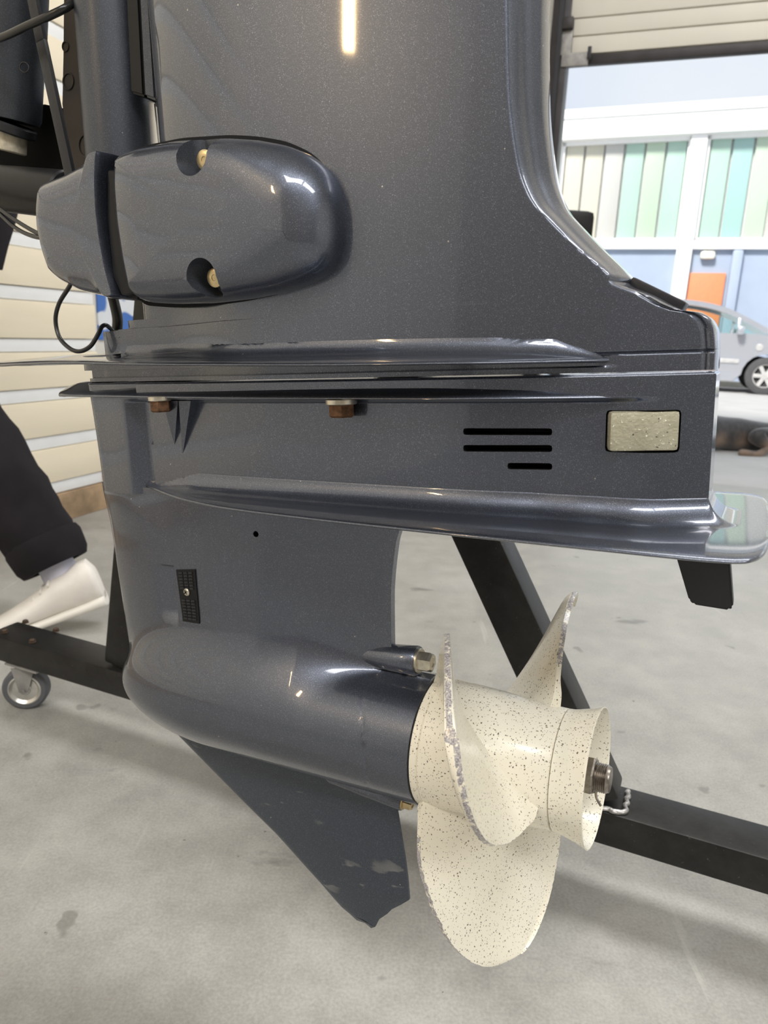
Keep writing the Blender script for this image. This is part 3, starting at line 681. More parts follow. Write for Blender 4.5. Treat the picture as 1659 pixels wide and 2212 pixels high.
plateobj('clamp_bracket', [(158, -800), (215, -800), (195, -160), (205, 380), (150, 380), (132, 225), (137, 120), (140, -160)], -.035, .018, 'brown')
for x, y, r in ((149, 176, .0085), (143, 101, .0050), (187, 315, .012)):
    p = mp(x, y, -.0352); lathe('bracket_plug', [(0, r * .82), (0, r), (.0016, r), (.0016, r * .86), (.0008, r * .82)], p, (0, 0, 1), 'brown', motor, 32, True)
plateobj('side_rail', [(263, -160), (292, -160), (311, 209), (281, 200)], .020, .03, 'black', .002)
plateobj('side_rail', [(292, -160), (312, -160), (336, 216), (311, 208)], .024, .034, 'paint_satin', .002)
plateobj('bright_strip', [(318, 215), (334, 222), (344, 320), (325, 320)], .0, .03, 'steel', .001, 'bright bare metal strip beside the housing')
# tilt cylinder at the far left
mcyl('tilt_cylinder', 59, -620, 30, 262, -.02, .0300, 'paint_satin', lambda L, r: [(0, 0), (0, r), (L * .82, r), (L * .825, r * .965), (L * .985, r * .94), (L, r * .86), (L, 0)])
mcyl('cylinder_collar', 31, 268, 28, 290, -.02, .0235, 'darkmetal'); mcyl('pale_bush', 28, 286, 26, 330, -.02, .0150, 'tan')
p = mp(53, 146, .0115); lathe('cylinder_plug', [(0, .0042), (0, .0052), (.001, .0052), (.001, .0045), (.0004, .0042)], p, (.45, .05, 1), 'darkmetal', motor, 28, True)
# dark transom block and cross tube behind
plateobj('transom_block', [(-80, 240), (85, 222), (145, 235), (205, 330), (200, 440), (-80, 440)], -.052, .07, 'pitch', .004)
p, q = mp(-70, 400, -.01), mp(150, 422, .0); lathe('cross_tube', cyl(.0245, (q - p).length, .002), p, q - p, 'black', motor, 36)
p, q = mp(62, -120, .02), mp(156, 395, .02); mid = mp(90, 90, .02)
for a, c in ((mp(46, -130, .02), mid), (mid, q)):
    d = c - a; box('flat_bar', (a + c) / 2, (d.length + .003, .0120, .005), 'darkmetal', motor, frame(d, (0, 0, 1)), .001)
# cables
def mcable(name, pts, r, lab=None):
    o = tube(name, [mp(*q) for q in pts], r, 'rubber', motor)
    if lab: o['label'] = lab
mcable('cable', [(-60, 95, .03), (0, 82, .035), (60, 55, .04), (110, 33, .04), (150, 12, .03), (175, -15, .0)], .0036, 'black cable crossing the upper left')
mcable('cable', [(-70, 400, .03), (-30, 430, .03), (0, 452, .035), (40, 480, .04), (80, 503, .045), (110, 512, .05)], .0021)
mcable('cable', [(-70, 395, .03), (-30, 430, .03), (0, 462, .035), (35, 493, .04), (70, 510, .045), (110, 517, .05)], .0021)
mcable('loop_cable', [(160, 600, .05), (148, 622, .045), (128, 655, .04), (120, 690, .04), (128, 728, .042), (150, 752, .045), (172, 759, .045), (195, 748, .042), (212, 722, .035), (220, 706, .03), (230, 703, .025), (243, 714, .015)], .0022, 'thin black cable looping below the front of the mount cover')
mcable('hose', [(240, 630, .0), (247, 655, .0), (254, 690, .0), (252, 720, .0)], .0055)

# -- propeller
prop = empty('propeller', (0, 0, 0)); prop.parent = motor; prop['label'] = 'cream enamelled three-blade propeller with black speckles and chipped edges'
PV = .002
hubR = spl([(-.150, .0595), (-.14, .0592), (-.10, .0565), (-.06, .0535), (-.030, .0515), (-.028, .0515), (-.015, .0540), (-.005, .0570), (.0, .0590)])
pr = [(-.1500, .0530), (-.1505, .0570), (-.1490, .0595), (-.1425, .0597), (-.1418, .0587), (-.1410, .0594)] + [(u, float(hubR(u))) for u in np.linspace(-.138, -.0305, 16)]
pr += [(-.030, .0507), (-.0293, .0514)]
hub = lathe('hub', pr + [(-.0290, .0480), (-.085, .0460), (-.085, .012), (-.148, .012), (-.148, .053)], (0, PV, 0), (1, 0, 0), 'prop', prop, 96, True, 40)
lathe('exhaust_ring', [(-.0288, .0490)] + [(u, float(hubR(u))) for u in np.linspace(-.0286, -.0006, 10)] + [(.0, .0588), (.0002, .0578), (-.0006, .0568), (-.012, .0530), (-.028, .0478)], (0, PV, 0), (1, 0, 0), 'prop', prop, 96, True, 40)
def wear(me, fn):
    a = me.attributes.new('wear', 'FLOAT', 'POINT')
    a.data.foreach_set('value', [float(fn(v.co)) for v in me.vertices])
wear(prop.children[1].data if len(prop.children) > 1 else hub.data, lambda c: .45 if c.x > -.0012 else 0)
PR, PT, UC, RAKE = .0592, .1933, -.0877, .1145
def blade(name, phic):
    b = bmesh.new(); nr, nc = 46, 40; lay = b.verts.layers.float.new('wear'); g = [[[None] * (nc + 1) for _ in range(nr + 1)] for _ in (0, 1)]
    rs = [.044 + (PT - .044) * math.sin(i / nr * math.pi / 2) for i in range(nr + 1)]
    for i, r in enumerate(rs):
        q = min(1, max(0, (r - .063) / (PT - .063)))
        hl = math.radians(53.4 + 9.9 * min(1, max(0, (r - .05) / .055))) * math.sqrt(max(0, 1 - q ** .813)); ht = math.radians(42.1) * math.sqrt(max(0, 1 - q ** .80))
        sk = math.radians(-5.0) * (max(0, r - .05) / .15) ** 1.5
        for j in range(nc + 1):
            c = -1 + 2 * j / nc; c = math.copysign(abs(c) ** .75, c); jit = (random.uniform(-1, 1) * .012 if r > .12 and abs(c) > .97 else 0)
            ph = phic + sk + (c + jit) * (hl if c < 0 else ht)
            cup = .516 * max(0, r - .055) ** 2 + .006 * max(0, c - .6) ** 2 * 4
            u = UC + RAKE * (r - .05) + PR * (ph - phic) + cup
            wr = 1 if (abs(c) > .975 or i >= nr - 1) and r > .085 else 0
            th = .0022 + .0022 * (1 - abs(c) ** 3) + .004 * max(0, (.075 - r) / .03)
            nrm = Vector((r, 0, -PR)).normalized()             # normal in (axial, radial, tangential)
            e1 = Vector((0, math.cos(ph), math.sin(ph))); e2 = Vector((0, -math.sin(ph), math.cos(ph)))
            P = Vector((u, PV, 0)) + e1 * r
            off = (Vector((1, 0, 0)) * nrm.x + e2 * nrm.z) * th
            for s, sg in ((0, 1), (1, -1)):
                v = b.verts.new(P + off * sg); v[lay] = wr * .74; g[s][i][j] = v
    for i in range(nr):
        for j in range(nc):
            b.faces.new((g[0][i][j], g[0][i][j + 1], g[0][i + 1][j + 1], g[0][i + 1][j])); b.faces.new((g[1][i][j], g[1][i + 1][j], g[1][i + 1][j + 1], g[1][i][j + 1]))
    ed = [(i, 0) for i in range(nr)] + [(nr, j) for j in range(nc)] + [(i, nc) for i in range(nr, 0, -1)] + [(0, j) for j in range(nc, 0, -1)]
    for k in range(len(ed)):
        i, j = ed[k]; i2, j2 = ed[(k + 1) % len(ed)]; b.faces.new((g[0][i][j], g[0][i2][j2], g[1][i2][j2], g[1][i][j]))
    bmesh.ops.remove_doubles(b, verts=b.verts, dist=1e-5)
    return bobj(name, b, 'prop', prop, 60)
for k in range(3): blade('blade', math.radians(62.0 + 120 * k))
lathe('castle_nut', [(-.024, 0), (-.024, .0200), (-.021, .0200), (-.021, .0168), (-.003, .0168), (-.0015, .0155), (-.0015, 0)], (0, PV, 0), (1, 0, 0), 'shaft', prop, 6, ang=20)
pr = [(-.03, 0)]
for k in range(8): pr += [(-.003 + k * .0016, .0122), (-.0022 + k * .0016, .0113)]
lathe('shaft', pr + [(.0110, .0105), (.0120, 0)], (0, PV, 0), (1, 0, 0), 'shaft', prop, 32, ang=50)
tube('split_pin', [(.001, PV + .014, .004), (.001, PV, .006), (.001, PV - .013, .008), (.006, PV - .0185, .012)], .0011, 'shaft', prop, 8)
for ch in list(motor.children): ch.location.y += -BASE
M['rustdark'] = mat('dark_rusty_bolt', (.07, .045, .03), .7, .3, var=.4, scale=200)
# ------------------------------------------------------------------ the black stand
stand = empty('engine_stand', (0, 0, 0), 'black welded steel tube stand on castors behind the motor leg', 'stand')
f0, f1 = onz(0, 1428, .10), onz(1659, 1935, .10); bd = (f1 - f0).normalized(); bn = Vector((-bd.y, bd.x, 0))        # bn points away from the camera
Rb = Matrix((bd, bn, (0, 0, 1))).transposed(); BW, BH = .074, .05
ls = (onz(48, 1343, .15) - f0).dot(bd) - .01; le = 1.95
stand.location = f0 + bd * .7 + bn * .037; stand.location.z = 0
def sadd(o): o.parent = stand; o.matrix_parent_inverse = Matrix.Translation(-stand.location); return o
def sbox(name, s0, s1, n0, n1, z0, z1, m='stand', bev=.004):
    p = f0 + bd * ((s0 + s1) / 2) + bn * ((n0 + n1) / 2); return sadd(box(name, (p.x, p.y, (z0 + z1) / 2), (s1 - s0, n1 - n0, z1 - z0), m, None, Rb, bev))
sbox('base_beam', ls, le, 0, BW, .10, .15)
def braced(px0, px1, extra, wid=.056):
    pl = f0 + bn * .008
    a, b_ = [onplane(*q, pl, bn) for q in (px0, px1)]; d = (b_ - a).normalized(); a = a + d * ((.152 - a.z) / d.z); e = a + d * extra
    return a, e, d
a1, e1, d1 = braced((1190, 1524), (1041, 1200), .1); a2, e2, d2 = braced((252, 1420), (274, 1170), .1)
# where the two legs meet
den = (d1.dot(bd) * d2.z - d2.dot(bd) * d1.z); t1 = ((a2 - a1).dot(bd) * d2.z - (a2 - a1).z * d2.dot(bd)) / den
apex = a1 + d1 * t1
for a, d in ((a1, d1), (a2, d2)):
    L = (apex - a).length + .01; c = a + d * (L / 2) + bn * .03
    R = Matrix((d, bn, d.cross(bn))).transposed(); sadd(box('brace', c, (L, .054, .062), 'stand', None, R, .004))
# weld bead at the right brace foot
s = (a1 - f0).dot(bd)
wp_ = [f0 + bd * (s - .034 + .005 * k) + bn * (.006 + .0012 * math.sin(k * 2.1)) + Vector((0, 0, .052)) for k in range(14)] + [f0 + bd * (s + .036 + .0015 * math.sin(k * 1.9)) + bn * (.010 + .005 * k) + Vector((0, 0, .053)) for k in range(11)]
sadd(tube('weld_bead', wp_, .0036, 'weld', None, 10, 3))
# top cross bar that carries the motor's clamps, with its board
top = apex + Vector((0, 0, .01)); tgt = Vector(Ow) + wa * (-.70) + wv * (1.30)
apex = apex
toff = (tgt - top); nb = toff.dot(bn); sb = toff.dot(bd)
ptop = top + bd * sb
sadd(box('cross_bar', (top + ptop) / 2 + bn * .03, (abs(sb) + .12, .06, .06), 'stand', None, Rb, .004))
ce = ptop + bn * (nb - .20)
sadd(box('cross_bar', (ptop + ce) / 2 + bn * .03, (.06, abs(nb) + .26, .06), 'stand', None, Rb, .004))
for s0 in (sb,):
    q = ptop + bn * (nb / 2); sadd(box('mounting_board', ptop + bn * (nb - .02) + Vector((0, 0, .05)), (.05, .36, .24), 'brown', None, Rb, .006))
# four bolts through the castor plate
for x, y in ((55, 1345), (121, 1363), (10, 1366), (70, 1387)):
    p = onz(x, y, .151); bo = hexbolt('plate_bolt', p, (0, 0, 1), .0055, .006, 'rustdark', None); sadd(bo)
# castors
def castor(s, n, swivel, px=None):
    c = f0 + bd * s + bn * n; c.z = 0; R = Matrix.Rotation(swivel, 3, 'Z')
    plate = sadd(box('castor', (c.x, c.y, .0975), (.085, .066, .004), 'galv', None, Rb, .001))
    def put(o): o.parent = plate; return o
    wc = c + R @ Vector((-.018, 0, 0)); wc.z = .0435
    ax = R @ Vector((0, 1, 0))
    put(lathe('tyre', [(-.013, .031), (-.013, .039), (-.009, .0435), (.009, .0435), (.013, .039), (.013, .031)], wc, ax, 'tyre_grey', None, 40, True))
    put(lathe('wheel_disc', [(-.0125, 0), (-.0125, .010), (-.010, .012), (-.010, .024), (-.0145, .029), (-.0135, .0315), (.0135, .0315), (.0145, .029), (.010, .024), (.010, .012), (.0125, .010), (.0125, 0)], wc, ax, 'galv_bright', None, 40))
    for sg in (-1, 1):
        b = bmesh.new(); P = [(-.004, .0), (.012, .0), (.028, .052), (-.016, .052)]
        q = [[b.verts.new(R @ Vector((x - .022, sg * (.0165 + o), z)) + Vector((c.x, c.y, .041))) for x, z in P] for o in (0, .002)]
        b.faces.new(q[0]); b.faces.new(q[1])
        for i in range(4): b.faces.new((q[0][i], q[0][(i + 1) % 4], q[1][(i + 1) % 4], q[1][i]))
        put(bobj('fork', b, 'galv', None))
    put(lathe('axle', cyl(.0045, .044), wc - ax * .022, ax, 'galv', None, 16))
    put(lathe('swivel_head', cyl(.022, .008), (c.x, c.y, .088), (0, 0, 1), 'galv', None, 32))
M['tyre_grey'] = mat('grey_castor_tyre', (.10, .105, .115), .6); M['galv_bright'] = mat('bright_castor_disc', (.60, .59, .56), .3, .85, var=.2, scale=30)
cp = onz(45, 1540, 0.0); cs = (cp - f0).dot(bd)
castor(cs + .008, BW / 2 - .005, math.radians(8)); castor(le - .07, BW / 2, math.radians(40))
# ------------------------------------------------------------------ across the street: building, pale strip for sunlit ground, car
FD = math.radians(90 + 19.1 + 2.2); BE = Vector((math.sin(FD), math.cos(FD), 0)); BNrm = Vector((-BE.y, BE.x, 0))
F0 = onplane(1470, 700, Vector((0, 17.2, 0)), BNrm) if False else Vector((6.6, 16.2, 0))
if BNrm.dot(F0) < 0: BNrm = -BNrm                                       # away from the camera
RF = Matrix((BE, BNrm, (0, 0, 1))).transposed()
def fp(x, y): q = onplane(x, y, F0, BNrm); return ((q - F0).dot(BE), q.z)
bld = empty('building', F0, 'white framed two-storey building with green glass plank windows across the street', 'building')
def fbox(name, s0, s1, z0, z1, d0, d1, m, parent=None, bev=.0):
    p = BE * ((s0 + s1) / 2) + BNrm * ((d0 + d1) / 2) + Vector((0, 0, (z0 + z1) / 2))
    if parent is None: return box(name, p, (s1 - s0, d1 - d0, z1 - z0), m, bld, RF, bev)
    return box(name, p, (s1 - s0, d1 - d0, z1 - z0), m, parent, RF, bev)
zr = fp(1450, 231)[1]; zr2 = fp(1450, 252)[1]; zw = fp(1450, 297)[1]; zs_ = fp(1450, 521)[1]; zs2 = fp(1450, 539)[1]
c0, c1 = fp(1478, 420)[0], fp(1512, 420)[0]
SL, SR = -14, 14
fbox('wall', SL, SR, 0, zr - .05, .25, 6, 'bwhite')
fbox('fascia', SL, SR, zr2, zr, -.30, 1.2, 'bwhite', bev=.02)
fbox('fascia', SL, SR, zw, zr2, -.26, .3, 'bwhite', bev=.01)
fbox('sill', SL, SR, zs2, zs_, -.10, .3, 'bwhite', bev=.01)
cw = c1 - c0; bay = 2.95
cols = [c0 + k * bay for k in range(-4, 5)]
for s0 in cols: fbox('column', s0, s0 + cw, 0, zw, -.16, .3, 'bwhite', bev=.01)
pal = {-1: ['g_cream', 'g_cream', 'g_grey', 'g_mint', 'g_lime', 'g_mint'], 0: ['g_mint', 'g_teal', 'g_lime', 'g_grey', 'g_cream', 'g_mint']}
for k in range(len(cols) - 1):
    s0, s1 = cols[k] + cw, cols[k + 1]; i = k - 4
    fr_ = fbox('window', s0, s1, zs_, zs_ + .06, -.02, .2, 'bwhite')
    fbox('head', s0, s1, zw - .07, zw, -.02, .2, 'bwhite', fr_); fbox('stile', s0, s0 + .07, zs_, zw, -.02, .2, 'bwhite', fr_); fbox('stile', s1 - .05, s1, zs_, zw, -.02, .2, 'bwhite', fr_)
    n = 6; pw = (s1 - s0 - .12) / n; names = pal.get(i, pal[-1] if k % 2 else pal[0])
    for j in range(n):
        a = s0 + .07 + j * pw; fbox('glass_plank', a + .022, a + pw - .022, zs_ + .06, zw - .07, .04 + .02 * (j % 2), .10 + .02 * (j % 2), names[j], fr_, .012)
    fbox('backing', s0, s1, zs_, zw, .15, .2, 'bwhite', fr_)
    fbox('infill_panel', s0, s1, 0, zs2, .02, .2, 'bblue')
o0, o1 = fp(1480, 620)[0], fp(1564, 620)[0]; zo = fp(1522, 590)[1]
fbox('door_panel', c1 + .02, o1, .05, zo, -.05, .04, 'borange', bev=.01)
p0, p1 = fp(1574, 600)[0], fp(1598, 600)[0]; fbox('post', p0, p1, 0, zs2 - .01, -.14, .06, 'bblue', bev=.06)
l0, l1, lz0, lz1 = fp(1512, 552)[0], fp(1545, 552)[0], fp(1527, 561)[1], fp(1527, 543)[1]; fbox('wall_lamp', l0, l1, lz0, lz1, -.16, .04, 'lampglass', bev=.07)
# the car: local x forward (to the right), y towards the building, z up
cw0 = onz(1646, 853); car = empty('car', cw0, 'silver blue people carrier parked across the street, front wheel and door showing', 'car')
CE = BE; RC = Matrix((CE, BNrm, (0, 0, 1))).transposed()
car.matrix_world = Matrix.Translation(cw0) @ RC.to_4x4()
WB, WR, CWD = 2.68, .32, 1.72
def carpoly(name, prof, y0, y1, m, tumble=None, bev=.03, ang=40):
    b = bmesh.new(); n = len(prof); rings = []
    for t in (0, .04, .5, .96, 1):
        y = y0 + (y1 - y0) * t; k = 1 if 0 < t < 1 else .985; r = []
        for x, z in prof:
            yy = y
            if tumble and z > .95: c = (y0 + y1) / 2; yy = c + (y - c) * (1 - tumble * (z - .95) / .65)
            r.append(b.verts.new((x * k + (1 - k) * -1.2, yy, .6 + (z - .6) * k)))
        rings.append(r)
    for A, B in zip(rings, rings[1:]):
        for i in range(n): b.faces.new((A[i], A[(i + 1) % n], B[(i + 1) % n], B[i]))
    b.faces.new(rings[0]); b.faces.new(rings[-1]); return bobj(name, b, m, car, ang)
def arc(cx, r, a0, a1, n=10): return [(cx + r * math.cos(math.radians(a0 + (a1 - a0) * i / n)), .32 + r * math.sin(math.radians(a0 + (a1 - a0) * i / n))) for i in range(n + 1)]
lower = [(.86, .30), (.93, .42), (.95, .62), (.86, .78), (.55, .92), (.20, .99), (-.25, 1.03), (-1.5, 1.02), (-2.9, 1.03), (-3.42, 1.02), (-3.50, .8), (-3.50, .40), (-3.42, .28)] + arc(-WB, .375, 180, 0)[::1] + [(-2.2, .20), (-.5, .20)] + arc(0, .375, 180, 0)
body = carpoly('body', lower, 0, CWD, 'carpaint')
top_ = [(.20, .985), (-.42, 1.30), (-.80, 1.46), (-1.3, 1.56), (-2.0, 1.59), (-2.8, 1.55), (-3.30, 1.42), (-3.46, 1.02)]
def strip(name, P, y0, m, th=.05, w=.06):                      # a rail following the roof line
    b = bmesh.new(); R_ = []
    for i, (x, z) in enumerate(P):
        k = 1 - .12 * max(0, z - .95) / .65; c = CWD / 2; yy = c + (y0 - c) * k
        R_.append([b.verts.new((x, yy - .02 * (1 if y0 < c else -1), z)), b.verts.new((x, yy + w * (1 if y0 < c else -1), z)), b.verts.new((x - .02, yy + w * (1 if y0 < c else -1), z - th)), b.verts.new((x - .02, yy - .01 * (1 if y0 < c else -1), z - th))])
    for A, B in zip(R_, R_[1:]):
        for i in range(4): b.faces.new((A[i], A[(i + 1) % 4], B[(i + 1) % 4], B[i]))
    b.faces.new(R_[0]); b.faces.new(R_[-1]); return bobj(name, b, m, car)
fine = [(q.x, q.z) for q in catmull([(x, 0, z) for x, z in top_], 6)]
strip('roof_rail', fine, .03, 'carpaint', .085); strip('roof_rail', fine, CWD - .03, 'carpaint', .085)
rv = []; rf_ = []
rp_ = [p for p in fine if p[0] < -.78 and p[0] > -3.32]
for x, z in rp_:
    for y in (.14, .5, CWD - .5, CWD - .14): rv.append((x, y, z + (.03 if .3 < y < 1.4 else 0)))
for i in range(len(rp_) - 1):
    for j in range(3): rf_.append((i * 4 + j, i * 4 + j + 1, i * 4 + 5 + j, i * 4 + 4 + j))
pyd('roof', rv, rf_, 'carpaint', car)
def pane(name, P, flip=0):
    b = bmesh.new(); n = len(P); q = [[b.verts.new(Vector(p) + Vector((0, o, 0))) for p in P] for o in (0, .008)]
    b.faces.new(q[0]); b.faces.new(q[1])
    for i in range(n): b.faces.new((q[0][i], q[0][(i + 1) % n], q[1][(i + 1) % n], q[1][i]))
    return bobj(name, b, 'glass', car)
for yy, ff in ((.045, 1), (CWD - .045, -1)):
    tl = lambda x, z: (x, CWD / 2 + (yy - CWD / 2) * (1 - .12 * max(0, z - .95) / .65), z)
    pane('side_window', [tl(.02, 1.01), tl(-.42, 1.23), tl(-.50, 1.24), tl(-.50, 1.02)])
    pane('side_window', [tl(-.55, 1.02), tl(-.55, 1.27), tl(-.85, 1.40), tl(-1.45, 1.49), tl(-1.45, 1.02)])
    pane('side_window', [tl(-1.55, 1.02), tl(-1.55, 1.49), tl(-2.5, 1.50), tl(-2.5, 1.02)])
    pane('side_window', [tl(-2.6, 1.02), tl(-2.6, 1.48), tl(-3.15, 1.38), tl(-3.3, 1.03)])
    for x0, x1 in ((-.53, -.53), (-1.5, -1.5), (-2.55, -2.55)):
        a = Vector(tl(x0, 1.0)); e = Vector(tl(x1, 1.28 if x0 > -1 else 1.52)); d = e - a; box('pillar', (a + e) / 2, (d.length, .06, .05), 'carpaint', car, frame(d, (1, 0, 0)), .01)
    box('side_moulding', (-.92, -.008 if ff > 0 else CWD + .008, .55), (.95, .03, .07), 'alloy', car, None, .012)
    box('door_handle', (-1.32, -.01 if ff > 0 else CWD + .01, .90), (.2, .04, .04), 'carpaint', car, None, .014)
    mi = box('door_mirror', (-.50, -.10 if ff > 0 else CWD + .10, 1.07), (.11, .20, .15), 'carpaint', car, None, .04)
    lathe('side_lamp', [(0, 0), (0, .06), (.015, .055), (.02, 0)], (-.16, .0 if ff > 0 else CWD, .80), (0, -ff, 0), 'alloy', car, 24)
for wx in (0, -WB):
    for wy, sg in ((.10, -1), (CWD - .10, 1)):
        wl_ = empty('wheel', (wx, wy, WR)); wl_.parent = car
        lathe('tyre', [(-.10, .20), (-.10, .29), (-.085, .318), (.085, .318), (.10, .29), (.10, .20)], (0, 0, 0), (0, 1, 0), 'tyre', wl_, 48, True)
        lathe('rim', [(-.085, .235), (-.095, .215), (-.07, .20), (-.02, .19), (-.02, .0), (.03, 0), (.09, .23)], (0, 0, 0), (0, -sg, 0) if False else (0, 1 if sg < 0 else -1, 0), 'tyre', wl_, 48)
        b = bmesh.new()
        for k in range(6):
            a = k * math.pi / 3; add_box(b, (.115 * math.cos(a), sg * .072, .115 * math.sin(a)), (.20, .02, .065), Matrix.Rotation(-a, 3, 'Y'), .008)
        add_lathe(b, cyl(.06, .03), (0, sg * .062, 0), (0, sg, 0), 24)
        add_lathe(b, [(.0, .185), (.0, .222), (.012, .222), (.012, .185)], (0, sg * .075, 0), (0, sg, 0), 40, True)
        bobj('spokes', b, 'alloy', wl_)
kb = box('sunlit_strip', Vector((0, 0, 0)), (30, .30, .12), 'sunlit_strip', None, RC, .02); kb.location = cw0 + BNrm * 2.3 + Vector((0, 0, .05)); structure(kb)  # added pale bar, painted as the sunlit ground seen under the car
for o in [kb]: o.name = 'sunlit_ground_strip'

# ------------------------------------------------------------------ black padded post behind the motor
pp = at(1253, 524, 3.7); pd = empty('padded_post', (pp.x - .02, pp.y, 0), 'black padded block on a post, just past the motor\'s curved rear edge', 'post')
hh_ = pp.z
bz = box('pad', (-.03, 0, hh_), (.20, .12, .30), 'black', pd, Matrix.Rotation(.12, 3, 'Z'), .035)
box('post', (-.05, 0, (hh_ - .08) / 2 + .005), (.06, .06, hh_ - .09), 'darkmetal', pd, None, .004); box('foot', (-.05, 0, .006), (.30, .26, .012), 'darkmetal', pd, None, .004)

# ------------------------------------------------------------------ person (one leg in frame) and dog
def skinmesh(name, verts, edges, m, parent=None, sub=2, root=0, attr=None):
    me = bpy.data.meshes.new(name); me.from_pydata([v[0] for v in verts], edges, []); o = bpy.data.objects.new(name, me); C.objects.link(o)
    md = o.modifiers.new('skin', 'SKIN'); md.use_smooth_shade = True; md.branch_smoothing = .4
    for i, v in enumerate(verts):
        r = v[1]; s = me.skin_vertices[0].data[i]; s.radius = (r, r) if not isinstance(r, tuple) else r; s.use_root = (i == root)
    ss = o.modifiers.new('sub', 'SUBSURF'); ss.levels = sub; ss.render_levels = sub
    dg = bpy.context.evaluated_depsgraph_get(); dg.update(); me2 = bpy.data.meshes.new_from_object(o.evaluated_get(dg)); o.modifiers.clear(); o.data = me2; bpy.data.meshes.remove(me)
    me2.materials.clear(); me2.materials.append(M[m])
    for p in me2.polygons: p.use_smooth = True
    if parent: o.parent = parent; o.matrix_parent_inverse = Matrix.Translation(-parent.location)
    return o
ank = at(122, 1222, 1.80); knee = at(-165, 800, 1.76); hip = knee + Vector((-.02, .03, .40)); pel = hip + Vector((0, .09, .06))
per_ = empty('person', (pel.x - .15, pel.y, 0), 'person in loose black trousers and white shoes walking left behind the stand', 'person')
hipL = pel + Vector((0, .09, -.06)); kneeL = hipL + Vector((-.06, -.20, -.36)); ankL = kneeL + Vector((0, .04, -.40)); ankL.z = .10
def V3(o, *a): return (o.x + a[0], o.y + a[1], o.z + a[2])
ch = pel + Vector((-.06, 0, .38)); nk = ch + Vector((-.04, 0, .17)); hd = nk + Vector((-.05, 0, .15))
sR, sL = ch + Vector((-.02, -.19, .10)), ch + Vector((-.02, .19, .10)); eR, eL = sR + Vector((.10, -.06, -.27)), sL + Vector((0, -.10, -.26)); hR, hL = eR + Vector((-.08, .02, -.24)), eL + Vector((-.03, -.19, -.14))
bv = [(tuple(pel), .12), (tuple(pel + Vector((-.03, 0, .2))), .12), (tuple(ch), .13), (tuple(nk), .055), (tuple(hd + Vector((0, 0, -.06))), .075), (tuple(hd), .092), (tuple(hd + Vector((.01, 0, .08))), .075),
      (tuple(sR), .065), (tuple(eR), .043), (tuple(hR), .030), (tuple(sL), .065), (tuple(eL), .043), (tuple(hL), .030), (tuple(hip), .085), (tuple(knee), .055), (tuple(ank), .040), (tuple(hipL), .085), (tuple(kneeL), .055), (tuple(ankL), .040)]
be = [(0, 1), (1, 2), (2, 3), (3, 4), (4, 5), (5, 6), (2, 7), (7, 8), (8, 9), (2, 10), (10, 11), (11, 12), (0, 13), (13, 14), (14, 15), (0, 16), (16, 17), (17, 18)]
for h, dr in ((9, hR - eR), (12, hL - eL)):                    # palms and five fingers
    dr = dr.normalized(); H0 = Vector(bv[h][0]); sd = dr.cross(Vector((1, .2, .1))).normalized(); bv.append((tuple(H0 + dr * .07), (.036, .016))); be.append((h, len(bv) - 1)); pm_ = len(bv) - 1
    for k in range(5):
        off = sd * (.030 - .018 * k) if k else sd * .045; ln = (.05, .075, .082, .076, .06)[k]; b0 = H0 + (dr * .09 if k else dr * .03) + off
        bv.append((tuple(b0), .009)); be.append((pm_, len(bv) - 1)); bv.append((tuple(b0 + dr * ln * .55 + Vector((-.005, 0, 0)) + (sd * .015 if k == 0 else Vector())), .0085)); be.append((len(bv) - 2, len(bv) - 1)); bv.append((tuple(b0 + dr * ln + Vector((-.02, 0, 0))), .007)); be.append((len(bv) - 2, len(bv) - 1))
bd_ = skinmesh('body', bv, be, 'skin', per_)
# face details in local head space, facing left
b = bmesh.new(); add_lathe(b, [(-.025, 0), (-.02, .014), (.012, .011), (.022, 0)], hd + Vector((-.095, 0, -.02)), (-.5, 0, -.4), 16); bobj('nose', b, 'skin', per_); 
for sg in (-1, 1):
    add = bmesh.new(); bmesh.ops.create_uvsphere(add, u_segments=12, v_segments=8, radius=.013, matrix=Matrix.Translation(hd + Vector((-.083, sg * .033, .012)))); bobj('eye', add, 'white', per_)
    add = bmesh.new(); bmesh.ops.create_uvsphere(add, u_segments=12, v_segments=8, radius=1, matrix=Matrix.Translation(hd + Vector((.005, sg * .092, -.005))) @ Matrix.Diagonal((.018, .009, .03, 1))); bobj('ear', add, 'skin', per_)
b = bmesh.new(); add_box(b, hd + Vector((-.088, 0, -.062)), (.012, .045, .010), None, .004); bobj('mouth', b, 'redpost', per_)
b = bmesh.new(); bmesh.ops.create_uvsphere(b, u_segments=24, v_segments=16, radius=1, matrix=Matrix.Translation(hd + Vector((.022, 0, .045))) @ Matrix.Diagonal((.105, .102, .105, 1))); bobj('hair', b, 'hair', per_)
for n_ in ('nose', 'eye', 'ear', 'mouth', 'hair'): pass
for o in per_.children:
    if o.matrix_parent_inverse == Matrix(): o.matrix_parent_inverse = Matrix.Translation(-per_.location)
jv = [(tuple(pel + Vector((0, 0, .02))), .15), (tuple(pel + Vector((-.03, 0, .2))), .145), (tuple(ch), .155), (tuple(ch + Vector((-.03, 0, .12))), .09), (tuple(sR), .088), (tuple(eR), .062), (tuple(hR - (hR - eR) * .08), .048), (tuple(sL), .088), (tuple(eL), .062), (tuple(hL - (hL - eL) * .08), .048)]
skinmesh('jacket', jv, [(0, 1), (1, 2), (2, 3), (2, 4), (4, 5), (5, 6), (2, 7), (7, 8), (8, 9)], 'jacket', per_)
def lp(a, b_, t): return a + (b_ - a) * t
cuffe = lp(ank, knee, -.02)
